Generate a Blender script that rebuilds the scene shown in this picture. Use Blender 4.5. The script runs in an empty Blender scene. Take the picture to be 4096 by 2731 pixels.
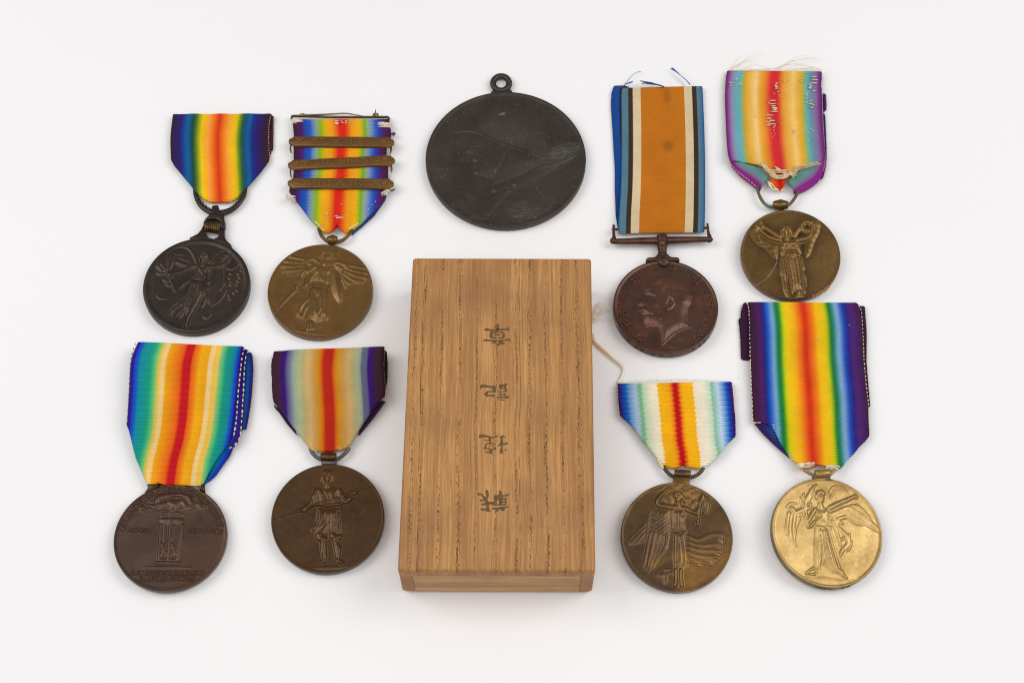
import bpy, math, random
import numpy as np
from mathutils import Vector
from mathutils.geometry import tessellate_polygon

random.seed(7); RNG = np.random.default_rng(7)
sc = bpy.context.scene
COL = sc.collection
MM = 0.001

# ------------------------------------------------------------------ camera
TH, DIST, FPX = math.radians(63.97), 535.7, 6258.0          # elevation, mm to the table centre, focal length in photo pixels
PW, PH = 4096, 2731
cam_d = bpy.data.cameras.new('camera'); cam = bpy.data.objects.new('camera', cam_d); COL.objects.link(cam)
cam.location = (0, -DIST * math.cos(TH) * MM, DIST * math.sin(TH) * MM)
cam.rotation_euler = (math.pi / 2 - TH, 0, 0)
cam_d.sensor_width = 36; cam_d.lens = FPX * 36 / PW; cam_d.clip_start = 0.01; cam_d.clip_end = 50
sc.camera = cam

# ------------------------------------------------------------------ studio light
w = bpy.data.worlds.new('World'); sc.world = w; w.use_nodes = True
w.node_tree.nodes['Background'].inputs[0].default_value = (1, 0.992, 0.985, 1)
w.node_tree.nodes['Background'].inputs[1].default_value = 0.36


def softbox(name, loc, size, power, col=(1, 1, 1)):
    d = bpy.data.lights.new(name, 'AREA'); d.shape = 'RECTANGLE'; d.size, d.size_y = size; d.energy = power; d.color = col
    o = bpy.data.objects.new(name, d); COL.objects.link(o); o.location = loc
    o.rotation_euler = (Vector((0, 0, 0)) - Vector(loc)).to_track_quat('-Z', 'Y').to_euler()


softbox('softbox', (-0.60, 0.06, 0.72), (0.5, 0.6), 3.42)
softbox('softbox', (0.60, 0.06, 0.72), (0.5, 0.6), 3.42)
softbox('softbox', (0.0, -0.42, 1.15), (0.9, 0.6), 3.54)
sc.view_settings.view_transform = 'Standard'; sc.view_settings.look = 'None'
sc.cycles.filter_width = 1.1; sc.cycles.use_denoising = True; sc.cycles.denoising_prefilter = 'ACCURATE'
sc.view_settings.exposure = 0; sc.view_settings.gamma = 1

# ------------------------------------------------------------------ from the measured photograph to the table
CAMP = np.array([0, -DIST * math.cos(TH), DIST * math.sin(TH)])
FWD = -CAMP / DIST; RGT = np.array([1., 0, 0]); UPV = np.cross(RGT, FWD)


def rays(P):
    P = np.asarray(P, float).reshape(-1, 2)
    return FWD + np.outer((P[:, 0] - PW / 2) / FPX, RGT) + np.outer((PH / 2 - P[:, 1]) / FPX, UPV)


def at(P, z=0.0):
    """measured points -> points on the level z (mm)"""
    d = rays(P); t = (np.asarray(z, float) - CAMP[2]) / d[:, 2]
    return CAMP + d * t[:, None]


def K(x0, y0, pts, s=3.0):
    p = np.asarray(pts, float).reshape(-1, 2) / s
    return p + [x0, y0]


# ------------------------------------------------------------------ object helpers
ORG = {}


def thing(name, label, cat, base, group=None):
    o = bpy.data.objects.new(name, None); COL.objects.link(o)
    base = np.asarray(base, float); o.location = base * MM; o.empty_display_size = 0.005
    o['label'] = label; o['category'] = cat
    if group: o['group'] = group
    ORG[o.name] = base
    return o


def obj(name, V, F, mat, parent=None, smooth=True, uv=None, attr=None):
    org = ORG[parent.name] if parent is not None else np.zeros(3)
    V = (np.asarray(V, float) - org) * MM
    me = bpy.data.meshes.new(name)
    if isinstance(F, np.ndarray):
        n, k = F.shape
        me.vertices.add(len(V)); me.vertices.foreach_set('co', V.astype(np.float32).ravel())
        me.loops.add(n * k); me.loops.foreach_set('vertex_index', F.astype(np.int32).ravel())
        me.polygons.add(n); me.polygons.foreach_set('loop_start', np.arange(0, n * k, k, dtype=np.int32))
        me.update(calc_edges=True)
    else:
        me.from_pydata(V.tolist(), [], F)
    me.validate()
    me.polygons.foreach_set('use_smooth', np.full(len(me.polygons), bool(smooth)))
    if uv is not None:
        lay = me.uv_layers.new(name='UVMap'); vi = np.empty(len(me.loops), np.int32); me.loops.foreach_get('vertex_index', vi)
        lay.data.foreach_set('uv', np.asarray(uv, np.float32)[vi].ravel())
    if attr is not None:
        for an, av in attr.items():
            a = me.attributes.new(an, 'FLOAT', 'POINT'); a.data.foreach_set('value', np.asarray(av, np.float32))
    me.materials.append(mat)
    o = bpy.data.objects.new(name, me); COL.objects.link(o)
    if parent is not None:
        o.parent = parent; ORG[o.name] = org
    return o


def merge(parts):
    V, F, n = [], [], 0
    for v, f in parts:
        V.append(np.asarray(v, float)); F += [[i + n for i in q] for q in f]; n += len(v)
    return np.concatenate(V), F


def smooth_line(P, n=8):
    P = np.asarray(P, float)
    if len(P) < 3: return P
    Q = np.vstack([2 * P[0] - P[1], P, 2 * P[-1] - P[-2]]); out = []
    for i in range(1, len(Q) - 2):
        for t in np.linspace(0, 1, n, endpoint=False):
            a, b, c, d = Q[i - 1:i + 3]
            out.append(.5 * (2 * b + (c - a) * t + (2 * a - 5 * b + 4 * c - d) * t * t + (3 * b - a - 3 * c + d) * t ** 3))
    out.append(P[-1]); return np.array(out)


def tube(P, r, seg=10, n=6, flat=1.0, closed=False):
    """tube along 3-D points; r scalar or one per point; flat squeezes the height"""
    P = np.asarray(P, float); r = np.full(len(P), r, float) if np.isscalar(r) else np.asarray(r, float)
    if n > 1 and len(P) > 2:
        S = smooth_line(np.c_[P, r], n); P, r = S[:, :3], S[:, 3]
    T = np.gradient(P, axis=0); T /= np.linalg.norm(T, axis=1)[:, None] + 1e-9
    up = np.array([0, 0, 1.]); V = []; F = []
    for p, t, q in zip(P, T, r):
        u = up if abs(t @ up) < .95 else np.array([0, 1., 0])
        a = np.cross(u, t); a /= np.linalg.norm(a); b = np.cross(t, a)
        for k in range(seg):
            th = 2 * math.pi * k / seg
            V.append(p + q * (a * math.cos(th) + b * math.sin(th) * flat))
    m = len(P)
    for i in range(m - 1):
        for k in range(seg):
            F.append([i * seg + k, i * seg + (k + 1) % seg, (i + 1) * seg + (k + 1) % seg, (i + 1) * seg + k])
    F.append(list(range(seg))[::-1]); F.append([(m - 1) * seg + k for k in range(seg)])
    return np.array(V), F


def capsule(a, b, r, seg=6):
    a, b = np.asarray(a, float), np.asarray(b, float)
    s = np.array([0, .12, .35, .65, .88, 1.]); rr = r * np.array([.25, .75, 1, 1, .75, .25])
    return tube(a + np.outer(s, b - a), rr, seg, n=1)


def ball(c, r, seg=12, squash=1.0):
    V, F = [], []; rings = seg // 2
    for i in range(rings + 1):
        p = math.pi * i / rings
        for k in range(seg):
            t = 2 * math.pi * k / seg
            V.append([c[0] + r * math.sin(p) * math.cos(t), c[1] + r * math.sin(p) * math.sin(t), c[2] + r * math.cos(p) * squash])
    for i in range(rings):
        for k in range(seg):
            F.append([i * seg + k, (i + 1) * seg + k, (i + 1) * seg + (k + 1) % seg, i * seg + (k + 1) % seg])
    return np.array(V), F


def inset(P, d):
    P = np.asarray(P, float); n = len(P); A = np.roll(P, 1, 0); B = np.roll(P, -1, 0)
    area = np.sum(P[:, 0] * B[:, 1] - B[:, 0] * P[:, 1])
    e1 = P - A; e2 = B - P
    n1 = np.c_[-e1[:, 1], e1[:, 0]] / (np.linalg.norm(e1, axis=1)[:, None] + 1e-9)
    n2 = np.c_[-e2[:, 1], e2[:, 0]] / (np.linalg.norm(e2, axis=1)[:, None] + 1e-9)
    m = n1 + n2; L = np.linalg.norm(m, axis=1)[:, None]; m = m / np.maximum(L, .3) * 1.0
    c = np.clip(np.sum(m * n1, axis=1), .45, 1)[:, None]
    return P + np.sign(area) * m / c * d


def plate(loops, z0, z1, bev=.3):
    """prism with rounded top edge; loops = outline and holes in mm"""
    V, F = [], []; tops = []
    for li, L in enumerate(loops):
        L = np.asarray(L, float); sgn = 1 if li == 0 else -1; n = len(L); base = len(V)
        rows = [(L, z0), (L, z1 - bev), (inset(L, sgn * bev * .3), z1 - bev * .3), (inset(L, sgn * bev), z1)]
        for q, z in rows: V += [[x, y, z] for x, y in q]
        for r_ in range(3):
            for k in range(n):
                F.append([base + r_ * n + k, base + r_ * n + (k + 1) % n, base + (r_ + 1) * n + (k + 1) % n, base + (r_ + 1) * n + k])
        tops.append((base, n))
    for row in (0, 3):
        polys = [[Vector(V[b + row * n + k]) for k in range(n)] for b, n in tops]
        idx = [b + row * n + k for b, n in tops for k in range(n)]
        for t in tessellate_polygon(polys): F.append([idx[i] for i in t])
    return np.array(V), F


def lathe_x(c, half, prof, seg=24, ang=0.0):
    """barrel with a level axis (turned by ang); prof = [(t, r)]"""
    V, F = [], []; ca, sa = math.cos(ang), math.sin(ang)
    prof = [(-1, 0.01)] + [(t, r) for t, r in prof] + [(1, 0.01)]
    for t, r in prof:
        for k in range(seg):
            a = 2 * math.pi * k / seg; x = t * half; y = r * math.cos(a)
            V.append([c[0] + x * ca - y * sa, c[1] + x * sa + y * ca, c[2] + r * math.sin(a)])
    for i in range(len(prof) - 1):
        for k in range(seg):
            F.append([i * seg + k, i * seg + (k + 1) % seg, (i + 1) * seg + (k + 1) % seg, (i + 1) * seg + k])
    return np.array(V), F


# ------------------------------------------------------------------ materials
def lin(c):
    return tuple((v / 255 / 12.92 if v <= 10 else ((v / 255 + .055) / 1.055) ** 2.4) for v in c) + (1.0,)


def new_mat(name):
    m = bpy.data.materials.new(name); m.use_nodes = True; nt = m.node_tree
    return m, nt, nt.nodes['Principled BSDF'], (lambda t: nt.nodes.new(t)), nt.links.new


def val(nt, op, a, b=None):
    n = nt.nodes.new('ShaderNodeMath'); n.operation = op
    for i, x in enumerate((a, b)):
        if x is None: continue
        if hasattr(x, 'links'): nt.links.new(x, n.inputs[i])
        else: n.inputs[i].default_value = x
    return n.outputs[0]


def mixc(nt, fac, a, b):
    n = nt.nodes.new('ShaderNodeMix'); n.data_type = 'RGBA'
    for s, x in ((n.inputs[0], fac), (n.inputs[6], a), (n.inputs[7], b)):
        if hasattr(x, 'links'): nt.links.new(x, s)
        else: s.default_value = x
    return n.outputs[2]


def ramp(nt, fac, stops):
    n = nt.nodes.new('ShaderNodeValToRGB'); cr = n.color_ramp; stops = sorted(stops, key=lambda q: q[0])
    while len(stops) > 32:
        k = min(range(1, len(stops) - 1), key=lambda i: sum(abs(a - (b + c) / 2) for a, b, c in zip(stops[i][1], stops[i - 1][1], stops[i + 1][1])))
        stops = stops[:k] + stops[k + 1:]
    while len(cr.elements) < len(stops): cr.elements.new(.5)
    for e, (p, c) in zip(cr.elements, sorted(stops, key=lambda q: q[0])):
        e.position = p; e.color = c if len(c) == 4 else lin(c)
    nt.links.new(fac, n.inputs[0]); return n.outputs[0]


def noise(nt, vec, scale, detail=3, rough=.55):
    n = nt.nodes.new('ShaderNodeTexNoise'); n.inputs['Scale'].default_value = scale
    n.inputs['Detail'].default_value = detail; n.inputs['Roughness'].default_value = rough
    if vec is not None: nt.links.new(vec, n.inputs['Vector'])
    return n.outputs['Fac']


def coords(nt, kind='Object', scale=(1, 1, 1), off=(0, 0, 0)):
    t = nt.nodes.new('ShaderNodeTexCoord'); m = nt.nodes.new('ShaderNodeMapping')
    m.inputs['Scale'].default_value = scale; m.inputs['Location'].default_value = off
    nt.links.new(t.outputs[kind], m.inputs['Vector']); return m.outputs[0]


def bump(nt, b, h, dist, strength=1.0):
    n = nt.nodes.new('ShaderNodeBump'); n.inputs['Distance'].default_value = dist; n.inputs['Strength'].default_value = strength
    nt.links.new(h, n.inputs['Height']); nt.links.new(n.outputs[0], b.inputs['Normal'])


def metal(name, dark, light, metallic=.6, rough=.42, wear=None, spots=(), speck=None, scale=160, patina=None, lo=.4, hi=.65, halo=None, scuff_glint=None):
    """patinated bronze; wear = colour of rubbed high points, spots = [(x,y,r,colour)] stains in mm from the thing's base"""
    m, nt, b, N, L = new_mat(name); v = coords(nt)
    n1 = noise(nt, v, scale, 5, .6)
    col = ramp(nt, n1, [(lo, dark), (hi, light)])
    n2 = noise(nt, v, scale * 7, 3, .6)
    col = mixc(nt, val(nt, 'MULTIPLY', ramp(nt, n2, [(.5, (0, 0, 0)), (.72, (255, 255, 255))]), .35), col, lin(light))
    if patina:
        n3 = noise(nt, v, scale * .45, 4, .6)
        col = mixc(nt, ramp(nt, n3, [(.52, (0, 0, 0)), (.7, (255, 255, 255))]), col, lin(patina))
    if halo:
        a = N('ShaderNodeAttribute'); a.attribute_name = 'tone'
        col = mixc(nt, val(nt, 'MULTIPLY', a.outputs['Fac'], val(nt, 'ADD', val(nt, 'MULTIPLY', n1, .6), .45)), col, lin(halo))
    if wear:
        a = N('ShaderNodeAttribute'); a.attribute_name = 'wear'
        col = mixc(nt, val(nt, 'MULTIPLY', a.outputs['Fac'], val(nt, 'ADD', n2, .3)), col, lin(wear))
    for x, y, r, c in spots:
        d = N('ShaderNodeVectorMath'); d.operation = 'DISTANCE'; L(v, d.inputs[0]); d.inputs[1].default_value = (x * MM, y * MM, .003)
        f = val(nt, 'ADD', d.outputs['Value'], val(nt, 'MULTIPLY', val(nt, 'SUBTRACT', noise(nt, v, 500, 4), .5), r * MM * 1.6))
        f = ramp(nt, val(nt, 'DIVIDE', f, r * MM), [(.45, (200, 200, 200)), (1, (0, 0, 0))])
        col = mixc(nt, f, col, lin(c))
    for x, y, rx, ang, c, k in scuff_glint or ():
        mp = N('ShaderNodeMapping'); mp.vector_type = 'TEXTURE'; mp.inputs['Location'].default_value = (x * MM, y * MM, 0); mp.inputs['Rotation'].default_value = (0, 0, math.radians(ang))
        L(v, mp.inputs['Vector']); q = N('ShaderNodeVectorMath'); q.operation = 'MULTIPLY'; L(mp.outputs[0], q.inputs[0]); q.inputs[1].default_value = (1000 / rx[0], 1000 / rx[1], 0)
        ln_ = N('ShaderNodeVectorMath'); ln_.operation = 'LENGTH'; L(q.outputs[0], ln_.inputs[0])
        q2 = N('ShaderNodeVectorMath'); q2.operation = 'MULTIPLY'; L(mp.outputs[0], q2.inputs[0]); q2.inputs[1].default_value = (260, 2600, 0)
        f = val(nt, 'MULTIPLY', ramp(nt, ln_.outputs['Value'], [(.3, (255, 255, 255)), (1, (0, 0, 0))]), ramp(nt, noise(nt, q2.outputs[0], 1, 4, .7), [(.47, (0, 0, 0)), (.66, (255, 255, 255))]))
        col = mixc(nt, val(nt, 'MULTIPLY', f, k), col, lin(c))
    if speck:
        vo = N('ShaderNodeTexVoronoi'); vo.inputs['Scale'].default_value = speck[1]; L(v, vo.inputs['Vector'])
        f = ramp(nt, vo.outputs['Distance'], [(.07, (255, 255, 255)), (.16, (0, 0, 0))])
        f = val(nt, 'MULTIPLY', f, ramp(nt, noise(nt, v, 220, 2), [(.5, (0, 0, 0)), (.6, (220, 220, 220))]))
        col = mixc(nt, f, col, lin(speck[0]))
    L(col, b.inputs['Base Color'])
    b.inputs['Metallic'].default_value = metallic
    L(ramp(nt, n2, [(.3, (rough * 255 * .85,) * 3 + (1,) if 0 else (rough * .85,) * 3 + (1,)), (.7, (rough * 1.15,) * 3 + (1,))]), b.inputs['Roughness'])
    bump(nt, b, noise(nt, v, 1400, 4, .65), .0001, .35)
    return m


def fabric(name, stops, zig=0.0, alt=0.0, jit=.006, rough=.6, fade=.12, gain=.88, sat=1.04, stain=()):
    """woven ribbon: UV x runs across the stripes, UV y counts the ribs"""
    m, nt, b, N, L = new_mat(name)
    tc = N('ShaderNodeUVMap'); tc.uv_map = 'UVMap'; sp = N('ShaderNodeSeparateXYZ'); L(tc.outputs[0], sp.inputs[0])
    u, r = sp.outputs[0], sp.outputs[1]
    fr = val(nt, 'FRACT', r)
    if zig:
        tri = val(nt, 'SUBTRACT', val(nt, 'MULTIPLY', val(nt, 'ABSOLUTE', val(nt, 'SUBTRACT', fr, .5)), 2.0), .5)
        u = val(nt, 'ADD', u, val(nt, 'MULTIPLY', tri, zig))
    if alt:
        sq = val(nt, 'SUBTRACT', val(nt, 'MODULO', val(nt, 'FLOOR', r), 2.0), .5)
        u = val(nt, 'ADD', u, val(nt, 'MULTIPLY', sq, alt))
    cmb = N('ShaderNodeCombineXYZ'); L(val(nt, 'MULTIPLY', u, 130), cmb.inputs[0]); L(val(nt, 'MULTIPLY', r, .9), cmb.inputs[1])
    nz = noise(nt, cmb.outputs[0], 1.0, 2, .5)
    u2 = val(nt, 'ADD', u, val(nt, 'MULTIPLY', val(nt, 'SUBTRACT', nz, .5), jit * 2.4))
    col = ramp(nt, u2, stops)
    cm2 = N('ShaderNodeCombineXYZ'); L(val(nt, 'MULTIPLY', u, 260), cm2.inputs[0]); L(val(nt, 'MULTIPLY', r, 2.2), cm2.inputs[1])
    n2 = noise(nt, cm2.outputs[0], 1.0, 3, .6)
    hs = N('ShaderNodeHueSaturation'); L(col, hs.inputs['Color'])
    blot = noise(nt, coords(nt), 130, 4, .6)
    L(val(nt, 'ADD', val(nt, 'ADD', val(nt, 'MULTIPLY', n2, fade * 3), val(nt, 'MULTIPLY', blot, .3)), gain - fade * 1.5 - .15), hs.inputs['Value'])
    hs.inputs['Saturation'].default_value = sat
    out = hs.outputs[0]
    for su, sr, ru, rr, k in stain:
        du = val(nt, 'DIVIDE', val(nt, 'SUBTRACT', sp.outputs[0], su), ru); dr = val(nt, 'DIVIDE', val(nt, 'SUBTRACT', r, sr), rr)
        dd = val(nt, 'ADD', val(nt, 'MULTIPLY', du, du), val(nt, 'MULTIPLY', dr, dr))
        out = mixc(nt, val(nt, 'MULTIPLY', ramp(nt, val(nt, 'ADD', dd, val(nt, 'MULTIPLY', blot, .5)), [(.2, (255, 255, 255)), (1, (0, 0, 0))]), k), out, lin((96, 56, 22)))
    L(out, b.inputs['Base Color'])
    b.inputs['Roughness'].default_value = rough; b.inputs['Specular IOR Level'].default_value = .25
    bump(nt, b, n2, .00006, .5)
    return m


def plain(name, c, rough=.8, c2=None, sc_=600, metallic=0):
    m, nt, b, N, L = new_mat(name); v = coords(nt)
    L(ramp(nt, noise(nt, v, sc_, 3), [(.35, c2 or tuple(x * .88 for x in c)), (.65, c)]), b.inputs['Base Color'])
    b.inputs['Roughness'].default_value = rough; b.inputs['Metallic'].default_value = metallic
    return m


CREAM = plain('cream_thread', (226, 204, 164), .85)
WHITE = plain('white_thread', (232, 220, 198), .85)
TAN = plain('tan_thread', (196, 170, 120), .85)

# ------------------------------------------------------------------ stroke lettering
G = {'A': '0,0 .5,1 1,0|.2,.38 .8,.38', 'B': '0,0 0,1 .6,1 .8,.78 .6,.54 0,.54|.6,.54 .9,.28 .65,0 0,0', 'C': '.95,.82 .6,1 .3,.95 .03,.65 .03,.35 .3,.05 .6,0 .95,.18',
     'D': '0,0 0,1 .5,1 .9,.72 .9,.28 .5,0 0,0', 'E': '.8,1 0,1 0,0 .8,0|0,.52 .65,.52', 'F': '.8,1 0,1 0,0|0,.52 .65,.52', 'G': '.95,.82 .6,1 .3,.95 .03,.65 .03,.35 .3,.05 .6,0 .95,.12 .95,.45 .6,.45',
     'H': '0,0 0,1|.85,0 .85,1|0,.5 .85,.5', 'I': '.15,0 .15,1', 'J': '.6,1 .6,.2 .35,0 .05,.12', 'L': '0,1 0,0 .75,0', 'M': '0,0 .1,1 .55,.25 1,1 1.1,0', 'N': '0,0 0,1 .9,0 .9,1',
     'O': '.5,1 .12,.8 .02,.5 .12,.2 .5,0 .88,.2 .98,.5 .88,.8 .5,1', 'P': '0,0 0,1 .6,1 .85,.75 .6,.48 0,.48', 'Q': '.5,1 .12,.8 .02,.5 .12,.2 .5,0 .88,.2 .98,.5 .88,.8 .5,1|.6,.25 1,-.1',
     'R': '0,0 0,1 .6,1 .85,.76 .6,.52 0,.52|.45,.52 .9,0', 'S': '.82,.85 .5,1 .15,.9 .1,.68 .4,.54 .75,.42 .85,.2 .5,0 .05,.14', 'T': '.45,0 .45,1|0,1 .9,1', 'U': '0,1 0,.25 .4,0 .8,.25 .8,1',
     'V': '0,1 .5,0 1,1', 'X': '0,0 .9,1|0,1 .9,0', 'Y': '0,1 .45,.5 .9,1|.45,.5 .45,0', 'Z': '0,1 .85,1 0,0 .85,0', '.': '.1,0 .12,.03', '-': '.1,.5 .6,.5', ':': '.1,.1 .1,.14|.1,.6 .1,.64', '*': '.1,.5 .14,.5',
     '1': '.1,.8 .35,1 .35,0', '2': '.05,.8 .4,1 .8,.75 .05,0 .85,0', '3': '.05,.9 .45,1 .8,.78 .4,.54 .85,.28 .45,0 .05,.1', '8': '.45,.54 .1,.77 .45,1 .8,.77 .45,.54 .05,.27 .45,0 .85,.27 .45,.54',
     '4': '.7,0 .7,1 .05,.3 .9,.3', '5': '.8,1 .1,1 .08,.55 .5,.62 .85,.3 .45,0 .05,.1', '\'': '.1,1 .2,.75', 'K': '0,0 0,1|.85,1 0,.42|.3,.6 .9,0'}
GW = {'I': .3, '.': .25, '-': .7, ':': .25, '*': .25, 'M': 1.1, '\'': .3, 'L': .75, '1': .5, 'J': .65}


def glyph(ch):
    return [np.array([[float(q) for q in p.split(',')] for p in s.split()]) for s in G[ch].split('|')]


def text_line(s, p0, p1, size):
    """strokes of a straight line of text filling p0..p1 (mm)"""
    p0, p1 = np.asarray(p0, float), np.asarray(p1, float); L = np.linalg.norm(p1 - p0); ex = (p1 - p0) / L; ey = np.array([-ex[1], ex[0]])
    adv = [GW.get(c, .9) if c != ' ' else .6 for c in s]; gap = .3; tot = sum(adv) + gap * (len(s) - 1); k = L / tot; x = 0; out = []
    for c, a in zip(s, adv):
        if c != ' ':
            for st in glyph(c): out.append(p0 + np.outer(x * k + st[:, 0] * k, ex) + np.outer(st[:, 1] * size, ey))
        x += a + gap
    return out


# ------------------------------------------------------------------ reliefs: raised figures as height fields
class Plane:
    """a face in space: origin, two unit axes, normal (mm)"""
    def __init__(s, c, tx=0.0, ty=0.0, rot=0.0):
        s.c = np.asarray(c, float); a, b = math.radians(tx), math.radians(ty)
        s.ex = np.array([math.cos(b), 0, -math.sin(b)]); s.ey = np.array([math.sin(a) * math.sin(b) * 0, math.cos(a), math.sin(a)])
        s.ex -= s.ey * (s.ex @ s.ey); s.ex /= np.linalg.norm(s.ex)
        s.n = np.cross(s.ex, s.ey)

    def loc(s, P):
        d = rays(P); t = ((s.c - CAMP) @ s.n) / (d @ s.n); q = CAMP + d * t[:, None] - s.c
        return np.c_[q @ s.ex, q @ s.ey]

    def w(s, x, y, z):
        return s.c + np.multiply.outer(x, s.ex) + np.multiply.outer(y, s.ey) + np.multiply.outer(z, s.n)


def seg_eval(X, Y, P, R, soft=True):
    """dome 0..1 around a polyline with radii"""
    best = np.zeros_like(X)
    if len(P) == 1: P = np.vstack([P, P + [1e-4, 0]]); R = np.r_[R, R]
    for (a, b, ra, rb) in zip(P[:-1], P[1:], R[:-1], R[1:]):
        d = b - a; L2 = d @ d + 1e-12
        t = np.clip(((X - a[0]) * d[0] + (Y - a[1]) * d[1]) / L2, 0, 1)
        q = np.hypot(X - a[0] - t * d[0], Y - a[1] - t * d[1]) / (ra + (rb - ra) * t)
        q = np.clip(1 - q * q, 0, 1); np.maximum(best, q ** .85 if soft else np.sqrt(q), out=best)
    return best


def poly_eval(X, Y, P, bev):
    ins = np.zeros(X.shape, bool); dist = np.full(X.shape, 1e9)
    for a, b in zip(P, np.roll(P, -1, 0)):
        cond = (a[1] > Y) != (b[1] > Y)
        xi = (b[0] - a[0]) * (Y - a[1]) / (b[1] - a[1] + 1e-12) + a[0]
        ins ^= cond & (X < xi)
        d = b - a; t = np.clip(((X - a[0]) * d[0] + (Y - a[1]) * d[1]) / (d @ d + 1e-12), 0, 1)
        np.minimum(dist, np.hypot(X - a[0] - t * d[0], Y - a[1] - t * d[1]), out=dist)
    s = np.clip(dist / bev, 0, 1)
    return np.where(ins, 1 - (1 - s) ** 1.7, 0)


def blur(H, k):
    for _ in range(k):
        P = np.pad(H, 1, mode='edge')
        H = (P[1:-1, 1:-1] * 4 + (P[:-2, 1:-1] + P[2:, 1:-1] + P[1:-1, :-2] + P[1:-1, 2:]) * 2 + P[:-2, :-2] + P[:-2, 2:] + P[2:, :-2] + P[2:, 2:]) / 16
    return H


def field(pl, prims, ext, cell, crop=None, s=3.0, clip_r=None, nb=1, hs=1.0, fat=1.0, dn=.1, mass=.62):
    """prims in crop pixels: ('s'|'a'|'g', h, [x,y,r..]) strokes, ('p', h, bevel, [x,y..]) plates, ('m', h, r, [strokes in mm])"""
    x0, x1, y0, y1 = ext; nx, ny = int((x1 - x0) / cell) + 1, int((y1 - y0) / cell) + 1
    xs, ys = np.linspace(x0, x1, nx), np.linspace(y0, y1, ny); H = np.zeros((ny, nx)); px = 1 / (s * 11.9)
    for pr in prims:
        k = pr[0]
        if k == 'm': items = [(st, np.full(len(st), pr[2])) for st in pr[3]]
        elif k == 'p': items = [(pl.loc(K(*crop, pr[3], s)), None)]
        else:
            q = np.asarray(pr[2], float).reshape(-1, 3); items = [(pl.loc(K(*crop, q[:, :2], s)), q[:, 2] * px * (fat if k == 's' and pr[1] <= .56 else 1.0))]
        for P, R in items:
            if k != 'm' and R is not None and len(P) > 2:
                S = smooth_line(np.c_[P, R], 4); P, R = S[:, :2], np.maximum(S[:, 2], .02)
            m = 0 if R is None else R.max()
            i0, i1 = np.searchsorted(ys, [P[:, 1].min() - m, P[:, 1].max() + m]); j0, j1 = np.searchsorted(xs, [P[:, 0].min() - m, P[:, 0].max() + m])
            if i1 <= i0 or j1 <= j0: continue
            X, Y = np.meshgrid(xs[j0:j1], ys[i0:i1]); h = H[i0:i1, j0:j1]
            if k == 'p': np.maximum(h, pr[1] * poly_eval(X, Y, P, pr[2] * px * (1.5 if pr[2] > 30 else 1)), out=h)
            else:
                e = seg_eval(X, Y, P, R, k != 'm')
                if k in 'sm': np.maximum(h, pr[1] * e, out=h)
                elif k == 'a': h += pr[1] * e
                else: h -= np.minimum(pr[1] * e, np.maximum(h - .05, 0))
    if crop:
        det = blur(RNG.normal(0, 1, H.shape), 3); det2 = blur(RNG.normal(0, 1, H.shape), 14)
        H = H * (1 + dn * (det + 1.6 * det2) * (H > 0)); H = hs * (H * (1 - .5 * mass) + blur(H, 22) * .8 * mass)
    H = blur(H, nb)
    if clip_r:
        X, Y = np.meshgrid(xs, ys); H[np.hypot(X, Y) > clip_r] = 0
    return xs, ys, H


def patch(name, pl, xs, ys, H, mat, parent, z=0.0, eps=.035):
    ny, nx = H.shape; M = H > eps
    c = M[:-1, :-1] | M[1:, :-1] | M[:-1, 1:] | M[1:, 1:]
    i, j = np.nonzero(c)
    if not len(i): return None
    F = np.stack([i * nx + j, i * nx + j + 1, (i + 1) * nx + j + 1, (i + 1) * nx + j], 1)
    used, inv = np.unique(F, return_inverse=True); F = inv.reshape(F.shape)
    X, Y = np.meshgrid(xs, ys); h = H.ravel()[used]
    hb = blur(H, 10).ravel()[used]
    V = pl.w(X.ravel()[used], Y.ravel()[used], h + z - eps * 1.2)
    wear = np.clip((h - hb) * 2.8 + .12 * np.clip(h / .8, 0, 1), 0, 1)
    return obj(name, V, F, mat, parent, attr={'wear': wear})


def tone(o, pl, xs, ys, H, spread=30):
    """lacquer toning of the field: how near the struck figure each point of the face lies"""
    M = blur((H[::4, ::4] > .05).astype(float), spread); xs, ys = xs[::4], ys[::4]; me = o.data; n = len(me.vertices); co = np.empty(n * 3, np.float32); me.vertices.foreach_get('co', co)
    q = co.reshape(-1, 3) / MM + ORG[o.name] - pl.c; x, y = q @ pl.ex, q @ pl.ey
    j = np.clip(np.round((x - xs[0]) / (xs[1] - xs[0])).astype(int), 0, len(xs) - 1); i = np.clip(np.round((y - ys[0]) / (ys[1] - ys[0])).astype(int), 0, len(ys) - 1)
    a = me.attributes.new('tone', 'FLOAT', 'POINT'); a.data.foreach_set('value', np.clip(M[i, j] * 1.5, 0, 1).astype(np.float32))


def disc(parent, pl, R, t, mat, rim=.5, lip=.12, seg=144, name='disc', rings=26):
    """medal body: its face is the plane, its edge t thick below it"""
    prof = [(R - .35, -t), (R - .05, -t + .25), (R, -t + .5), (R, -.4 + lip), (R - .08, -.1 + lip), (R - .25, lip), (R - rim, lip), (R - rim - .25, 0)]
    prof += [(r, 0) for r in np.linspace(R - rim - .25, 0.3, rings)[1:]]
    a = np.linspace(0, 2 * math.pi, seg, endpoint=False); V, F = [], []
    for r, z in prof: V.append(pl.w(r * np.cos(a), r * np.sin(a), np.full(seg, z)))
    V = np.concatenate(V); m = len(prof)
    for i in range(m - 1):
        for k in range(seg): F.append([i * seg + k, i * seg + (k + 1) % seg, (i + 1) * seg + (k + 1) % seg, (i + 1) * seg + k])
    F.append([(m - 1) * seg + k for k in range(seg)]); F.append(list(range(seg))[::-1])
    return obj(name, V, F, mat, parent)


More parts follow.
